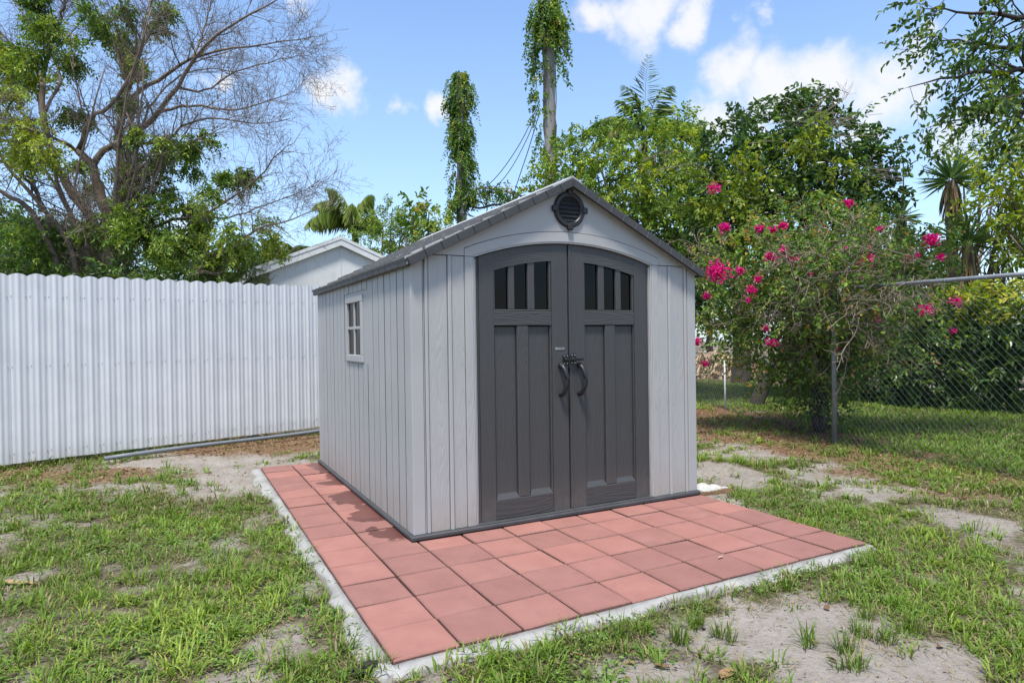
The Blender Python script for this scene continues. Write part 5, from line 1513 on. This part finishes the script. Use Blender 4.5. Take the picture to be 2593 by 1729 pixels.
# ================================================================== GRASS, WEEDS, LITTER
ML_grass = leafmat('grass_blade', [(0, (.34, .27, .15)), (.18, (.27, .23, .10)), (.30, (.12, .145, .03)), (.55, (.115, .205, .026)), (.8, (.20, .30, .038)), (1, (.35, .41, .07))], .3, .5, .25)
ML_weed = leafmat('weed_leaf', [(0, (.06, .12, .025)), (.5, (.13, .24, .045)), (1, (.28, .40, .09))], .3, .5, .25)
ML_litter = leafmat('dead_leaf', [(0, (.09, .055, .03)), (.4, (.20, .115, .06)), (.75, (.36, .23, .12)), (1, (.52, .42, .29))], .1, .8, .15)
def off_pad(x, y, m=.0):
    pad = (x > -.01 - m) & (x < PAD_W + .02 + m) & (y > -.01 - m) & (y < PAD_D + .06)
    shed = (x > SX - .05) & (x < SX + SW + .05) & (y > SY - .05) & (y < SY + SD + .1)
    return ~(pad | shed)
def edging_here(x, y):
    return ((x > -.09) & (x < 0) & (y > -.09) & (y < 4.62)) | ((y > -.09) & (y < 0) & (x > -.09) & (x < 3.1))
def scatter(rng, n, box, dens, power=1.1, dref=3.0):
    x = rng.uniform(box[0], box[1], n); y = rng.uniform(box[2], box[3], n)
    dist = np.hypot(x - CAM[0], y - CAM[1])
    fwd = (x - CAM[0]) * _fw2[0] + (y - CAM[1]) * _fw2[1]
    p = dens(x, y) * np.minimum(1, (dref / dist) ** power)
    k = (rng.uniform(size=n) < p) & off_pad(x, y) & (fwd > .6)
    k &= ~(edging_here(x, y) & (rng.uniform(size=n) < .8))
    return x[k], y[k], dist[k]
def blades(mb, rng, x, y, dist, per, ln, wd, tint, lean=(.25, 1.25), rad=.03, tv=.1):
    n = len(x); N = n * per
    tx = np.repeat(x, per); ty = np.repeat(y, per); td = np.repeat(dist, per)
    an = rng.uniform(0, 2 * math.pi, N); rr = rad * np.sqrt(rng.uniform(0, 1, N))
    bx = tx + np.cos(an) * rr; by = ty + np.sin(an) * rr
    k = off_pad(bx, by, -.01); tx, ty, td, an, bx, by = (v[k] for v in (tx, ty, td, an, bx, by)); tint = np.repeat(tint, per)[k]; sz = np.repeat(rng.uniform(.6, 1.35, n), per)[k]; N = len(bx)
    an = an + rng.normal(0, .5, N)
    le = rng.uniform(lean[0], lean[1], N); L_ = rng.uniform(ln[0], ln[1], N) * sz
    w = wd * rng.uniform(.7, 1.3, N) * np.clip(td / 4.5, 1, 2.2)
    bz = gz(bx, by) - .004
    h = np.stack([np.cos(an), np.sin(an), np.zeros(N)], 1); sd = np.stack([-np.sin(an), np.cos(an), np.zeros(N)], 1)
    b = np.stack([bx, by, bz], 1)
    up = np.array([0, 0, 1.])
    m = b + (h * np.sin(le * .7)[:, None] + up * np.cos(le * .7)[:, None]) * (L_ * .55)[:, None]
    l2 = np.minimum(le * 1.25 + rng.uniform(0, .5, N), 1.75)
    t = m + (h * np.sin(l2)[:, None] + up * np.cos(l2)[:, None]) * (L_ * .45)[:, None]
    W = w[:, None]
    V = np.stack([b - sd * W * .4, b + sd * W * .4, m + sd * W * .5, m - sd * W * .5, t], 1).reshape(-1, 3)
    q = np.arange(N) * 5
    a = np.clip(tint + rng.normal(0, tv, N) - .5 * (rng.uniform(size=N) < .10), 0, 1)
    mb.add(V, Q=np.stack([q, q + 1, q + 2, q + 3], 1), T=np.stack([q + 3, q + 2, q + 4], 1), a=np.repeat(a, 5))
def build_grass():
    rng = np.random.default_rng(201)
    mb = MB()
    box = (-5.2, 6.6, -2.2, 7.0)
    dn = lambda x, y: np.clip(grass_density(x, y), 0, 1.1) ** 1.5
    x, y, d = scatter(rng, 110000, box, dn, .75)
    t = np.clip(.52 + (fbm(x * 1.1 + 70, y * 1.1 + 20, 61, 3) - .5) * .7 + rng.normal(0, .08, len(x)), .22, .95)
    big = rng.uniform(size=len(x)) < .26
    blades(mb, rng, x[big], y[big], d[big], 12, (.045, .105), .0062, t[big] + .08, (.3, 1.35), .036)
    blades(mb, rng, x[~big], y[~big], d[~big], 7, (.018, .05), .0052, t[~big], (.5, 1.5), .04)
    # isolated tufts standing in the sand
    for px, py in ((1855, 1480), (1970, 1545), (1985, 1430), (1985, 1470), (1660, 1470), (1420, 1465), (1560, 1475), (2030, 1480), (1230, 1560), (1620, 1130), (1600, 1440), (1940, 1500), (2110, 1460), (720, 1380), (640, 1545), (700, 1560), (800, 1500), (900, 1540), (540, 1470)):
        g = gnd(px, py, -.045)
        m = 5
        blades(mb, rng, g[0] + rng.normal(0, .022, m), g[1] + rng.normal(0, .022, m), np.full(m, 3.), 14, (.05, .12), .0045, np.full(m, .5), (.1, 1.0), .02)
    # lawn beyond the chain link and behind everything
    x, y, d = scatter(rng, 60000, (5.6, 13.0, -2.0, 12.0), lambda x, y: np.clip(.25 + 1.3 * (fbm(x * 1.2, y * 1.2, 77, 3) - .25), 0, 1) * (1 - .85 * field(x, y, LITTER)), .35, 6.)
    t = np.clip(.55 + (fbm(x * .8, y * .8, 62, 3) - .5) * .8, .25, .95)
    blades(mb, rng, x, y, d, 5, (.04, .10), .006, t, (.3, 1.3), .05)
    # strip under the metal fence
    s = rng.uniform(-.4, 3.8, 260); A = np.array([-2.42, 6.0]); dd = np.array([3.52, 1.05]) / 3.673
    fx = A[0] + dd[0] * s + rng.normal(0, .05, 260); fy = A[1] + dd[1] * s + rng.normal(.04, .06, 260)
    blades(mb, rng, fx, fy, np.full(260, 8.), 8, (.05, .14), .005, np.clip(rng.normal(.4, .2, 260), 0, 1), (.2, 1.2), .05)
    o = mb.build('lawn_grass', ML_grass); tag(o, 'patchy green lawn grass growing in the sandy soil', 'grass', kind='stuff')
    # dry straw and thatch
    mb = MB()
    x, y, d = scatter(rng, 80000, box, lambda x, y: np.clip(.10 + .9 * fbm(x * 2 + 8, y * 2, 91, 3) * (grass_density(x, y) + .9 * field(x, y, LITTER)), 0, 1), .9)
    blades(mb, rng, x, y, d, 3, (.03, .10), .0032, np.clip(rng.normal(.06, .06, len(x)), 0, .2), (1.35, 1.6), .05, .05)
    o = mb.build('dry_straw', ML_grass); tag(o, 'dead straw coloured grass lying between the green tufts', 'straw', kind='stuff')
    # low broadleaf weeds
    mb = MB()
    x, y, d = scatter(rng, 26000, box, lambda x, y: np.clip(grass_density(x, y) * 2.2 * np.clip(fbm(x * 1.4 + 30, y * 1.4 + 60, 93, 3) - .38, 0, 1) * 2.2, 0, 1), .8)
    per = 9; N = len(x) * per
    bx = np.repeat(x, per) + rng.normal(0, .022, N); by = np.repeat(y, per) + rng.normal(0, .022, N)
    k = off_pad(bx, by); bx, by = bx[k], by[k]; N = len(bx)
    P = np.stack([bx, by, gz(bx, by) + rng.uniform(.004, .028, N)], 1)
    an = rng.uniform(0, 6.283, N)
    leaf_geo(mb, P, np.stack([np.cos(an), np.sin(an), rng.uniform(-.2, .5, N)], 1), np.array([0, 0, 1.]) + rng.normal(0, .3, (N, 3)), rng.uniform(.013, .030, N), rng.uniform(.009, .019, N), np.clip(rng.normal(.5, .2, N), 0, 1), False, .2, .1)
    o = mb.build('lawn_weeds', ML_weed); tag(o, 'low broad leaved weeds spreading through the lawn', 'weeds', kind='stuff')
    # leaf litter
    mb = MB()
    x, y, d = scatter(rng, 60000, (-5, 9.5, -1.5, 9), lambda x, y: np.clip(field(x, y, LITTER) ** 1.3 + .012, 0, 1), .35, 5.)
    N = len(x); an = rng.uniform(0, 6.283, N)
    P = np.stack([x, y, gz(x, y) + rng.uniform(.002, .018, N)], 1)
    leaf_geo(mb, P, np.stack([np.cos(an), np.sin(an), rng.uniform(-.3, .4, N)], 1), np.array([0, 0, 1.]) + rng.normal(0, .5, (N, 3)), rng.uniform(.018, .06, N), rng.uniform(.010, .028, N), np.clip(rng.beta(2, 2.4, N), 0, 1), True, .3, .25)
    o = mb.build('leaf_litter', ML_litter); tag(o, 'brown dead leaves scattered below the bougainvillea and along the fences', 'leaf litter', kind='stuff')
    # crumbs of bark and twig on the bare sand
    mb = MB()
    x, y, d = scatter(rng, 110000, (-3.5, 6.2, -2., 6.), lambda x, y: np.clip(.12 + .7 * np.clip(fbm(x * 3, y * 3, 97, 3) - .35, 0, 1), 0, 1) * (1 - .7 * np.clip(grass_density(x, y), 0, 1)), 1.0)
    N = len(x); an = rng.uniform(0, 6.283, N)
    P = np.stack([x, y, gz(x, y) + .002], 1)
    leaf_geo(mb, P, np.stack([np.cos(an), np.sin(an), np.zeros(N)], 1), np.tile([0, 0, 1.], (N, 1)), rng.uniform(.006, .026, N), rng.uniform(.002, .006, N), np.clip(np.where(rng.uniform(size=N) < .25, .9, .12) + rng.normal(0, .12, N), 0, 1), False, .5, .0)
    o = mb.build('ground_debris', ML_litter); tag(o, 'dark bark crumbs and twig bits strewn over the bare sand', 'debris', kind='stuff')
build_grass()

# ================================================================== SMALL THINGS ON THE GROUND
def fallen_leaf(label, px, py, length, width, ang, tint, seed, zup=.012):
    rng = np.random.default_rng(seed)
    c = gnd(px, py, -.04); c[2] = gz(np.array([c[0]]), np.array([c[1]]))[0] + zup if off_pad(np.array([c[0]]), np.array([c[1]]))[0] else .006
    n, m = 9, 5
    t = np.linspace(0, 1, n); s = np.linspace(-1, 1, m)
    hw = np.sin(t ** .8 * math.pi) ** .7 * width * .5 + .0008
    X = (t[:, None] - .5) * length + 0 * s; Y = s[None] * hw[:, None]
    Z = .35 * np.abs(s[None]) ** 1.6 * hw[:, None] * 1.2 + .02 * np.sin(t[:, None] * 5 + seed) * length * 3 * .3 + rng.normal(0, .0012, (n, m))
    ca, sa = math.cos(ang), math.sin(ang)
    V = np.stack([X * ca - Y * sa + c[0], X * sa + Y * ca + c[1], Z + c[2]], -1).reshape(-1, 3)
    V2 = V - np.array([0, 0, .0012])
    idx = np.arange(n * m).reshape(n, m)
    Q = np.stack([idx[:-1, :-1], idx[1:, :-1], idx[1:, 1:], idx[:-1, 1:]], -1).reshape(-1, 4)
    mb = MB(); a = np.clip(np.full(n * m * 2, tint) + rng.normal(0, .05, n * m * 2), 0, 1)
    mb.add(np.concatenate([V, V2]), Q=np.concatenate([Q[:, ::-1], Q + n * m]), a=a)
    o = mb.build('fallen_leaf', ML_litter, smooth=True, loc=tuple(c)); tag(o, label, 'leaf', 'fallen leaves')
fallen_leaf('long pale tan dead leaf in the grass at the left edge', 40, 1343, .24, .055, -.45, .8, 1, .006)
fallen_leaf('large orange brown dead leaf on sand at the bottom edge', 1672, 1552, .11, .05, .3, .62, 2, .012)
fallen_leaf('thin dark curled leaf in the grass left of the pad', 240, 1262, .15, .03, -.4, .25, 3, .02)
fallen_leaf('grey brown curled leaf in the sand below the front edging', 1520, 1530, .07, .022, -1.0, .3, 4)
fallen_leaf('small yellow leaf on the pavers before the right door', 1397, 1172, .035, .025, .6, .9, 5)
fallen_leaf('thin dry straw coloured leaf on the pavers right of the doors', 1656, 1298 - 1, .05, .012, .2, .95, 6)
fallen_leaf('small brown leaf on sand at the bottom left of the sandy patch', 1440, 1558, .035, .022, .4, .35, 7)

def build_lump():
    rng = np.random.default_rng(5)
    c = gnd(838, 1540, -.03)
    bm = bmesh.new(); bmesh.ops.create_icosphere(bm, subdivisions=3, radius=1)
    for v in bm.verts:
        n = fbm(np.array([v.co.x * 2 + 9]), np.array([v.co.y * 2 + v.co.z * 3 + 9]), 5, 3)[0]
        v.co = Vector((v.co.x * .055, v.co.y * .03, max(v.co.z, -.4) * .022)) * (.6 + .9 * n)
    me = bpy.data.meshes.new('clod'); bm.to_mesh(me); bm.free(); me.materials.append(plain('dark_clod', (.035, .028, .022), .9, .4, 60, .8, 120))
    o = bpy.data.objects.new('earth_clod', me); COL.objects.link(o); o.location = tuple(c + (0, 0, .012)); o.rotation_euler = (0, 0, .5)
    tag(o, 'dark lump of earth beside the front left corner of the edging', 'clod')
build_lump()
def build_trough():
    m, nt, b = node_mat('peeling_shell')
    p = position(nt)
    c = ramp(nt, noise(nt, p, 7, 4, .6), [(.38, (.13, .065, .03)), (.50, (.26, .17, .10)), (.54, (.50, .47, .42))])
    sep = nt.nodes.new('ShaderNodeSeparateXYZ'); nt.links.new(coords(nt), sep.inputs[0])
    hz = mth(nt, 'ADD', sep.outputs['Z'], mth(nt, 'MULTIPLY', mth(nt, 'SUBTRACT', noise(nt, p, 14, 4), .5), .05))
    c = mixc(nt, rng_map(nt, hz, .058, .070), (.13, .065, .032), mixc(nt, rng_map(nt, noise(nt, p, 30, 4), .55, .7, 0, .6), (.46, .44, .40), (.22, .15, .09)))
    nt.links.new(c, b.inputs['Base Color']); b.inputs['Roughness'].default_value = .75
    n, k = 22, 13
    V = []
    for i in range(n):
        t = i / (n - 1); w = .085 * (1 - t ** 3.2) ** .6 + .004; h = .095 * (1 - t ** 2.2) + .012
        for j in range(k):
            a = math.pi * (j / (k - 1))
            jag = .002 * math.sin(i * 2.1 + j)
            V.append((t * .52, -math.cos(a) * w, math.sin(a) * h * (1 + .08 * math.sin(i * 1.3)) + jag))
    V = np.array(V); V2 = V * np.array([1, .9, .88])
    idx = np.arange(n * k).reshape(n, k); o_ = n * k
    Q = np.stack([idx[:-1, :-1], idx[1:, :-1], idx[1:, 1:], idx[:-1, 1:]], -1).reshape(-1, 4)
    e = np.concatenate([np.stack([idx[:-1, 0], idx[:-1, 0] + o_, idx[1:, 0] + o_, idx[1:, 0]], 1), np.stack([idx[:-1, -1], idx[1:, -1], idx[1:, -1] + o_, idx[:-1, -1] + o_], 1)])
    mb = MB(); mb.add(np.concatenate([V, V2]), Q=np.concatenate([Q[:, ::-1], Q + o_, e]))
    o = mb.build('curved_husk', m, smooth=True); o.location = (3.05, 1.60, -.055); o.rotation_euler = (.12, .03, -.18)
    tag(o, 'curved white and rust brown husk lying behind the right shed corner', 'husk')
build_trough()
def build_heap():
    rng = np.random.default_rng(9)
    c = gnd(1640, 860)
    mb = MB(); N = 900
    r = np.sqrt(rng.uniform(0, 1, N)); a = rng.uniform(0, 6.283, N)
    P = np.stack([c[0] + r * np.cos(a) * 1.6, c[1] + r * np.sin(a) * 1.6, .55 * (1 - r ** 1.5) + rng.uniform(0, .08, N)], 1)
    leaf_geo(mb, P, rdir(rng, N), rdir(rng, N) + np.array([0, 0, 1.]), rng.uniform(.15, .35, N), rng.uniform(.08, .16, N), np.clip(rng.normal(.95, .1, N), 0, 1), True, .2, .2)
    o = mb.build('leaf_heap', ML_litter, loc=(c[0], c[1], 0)); tag(o, 'pale heap of dead leaves far behind the low chain link fence', 'heap', kind='stuff')
build_heap()
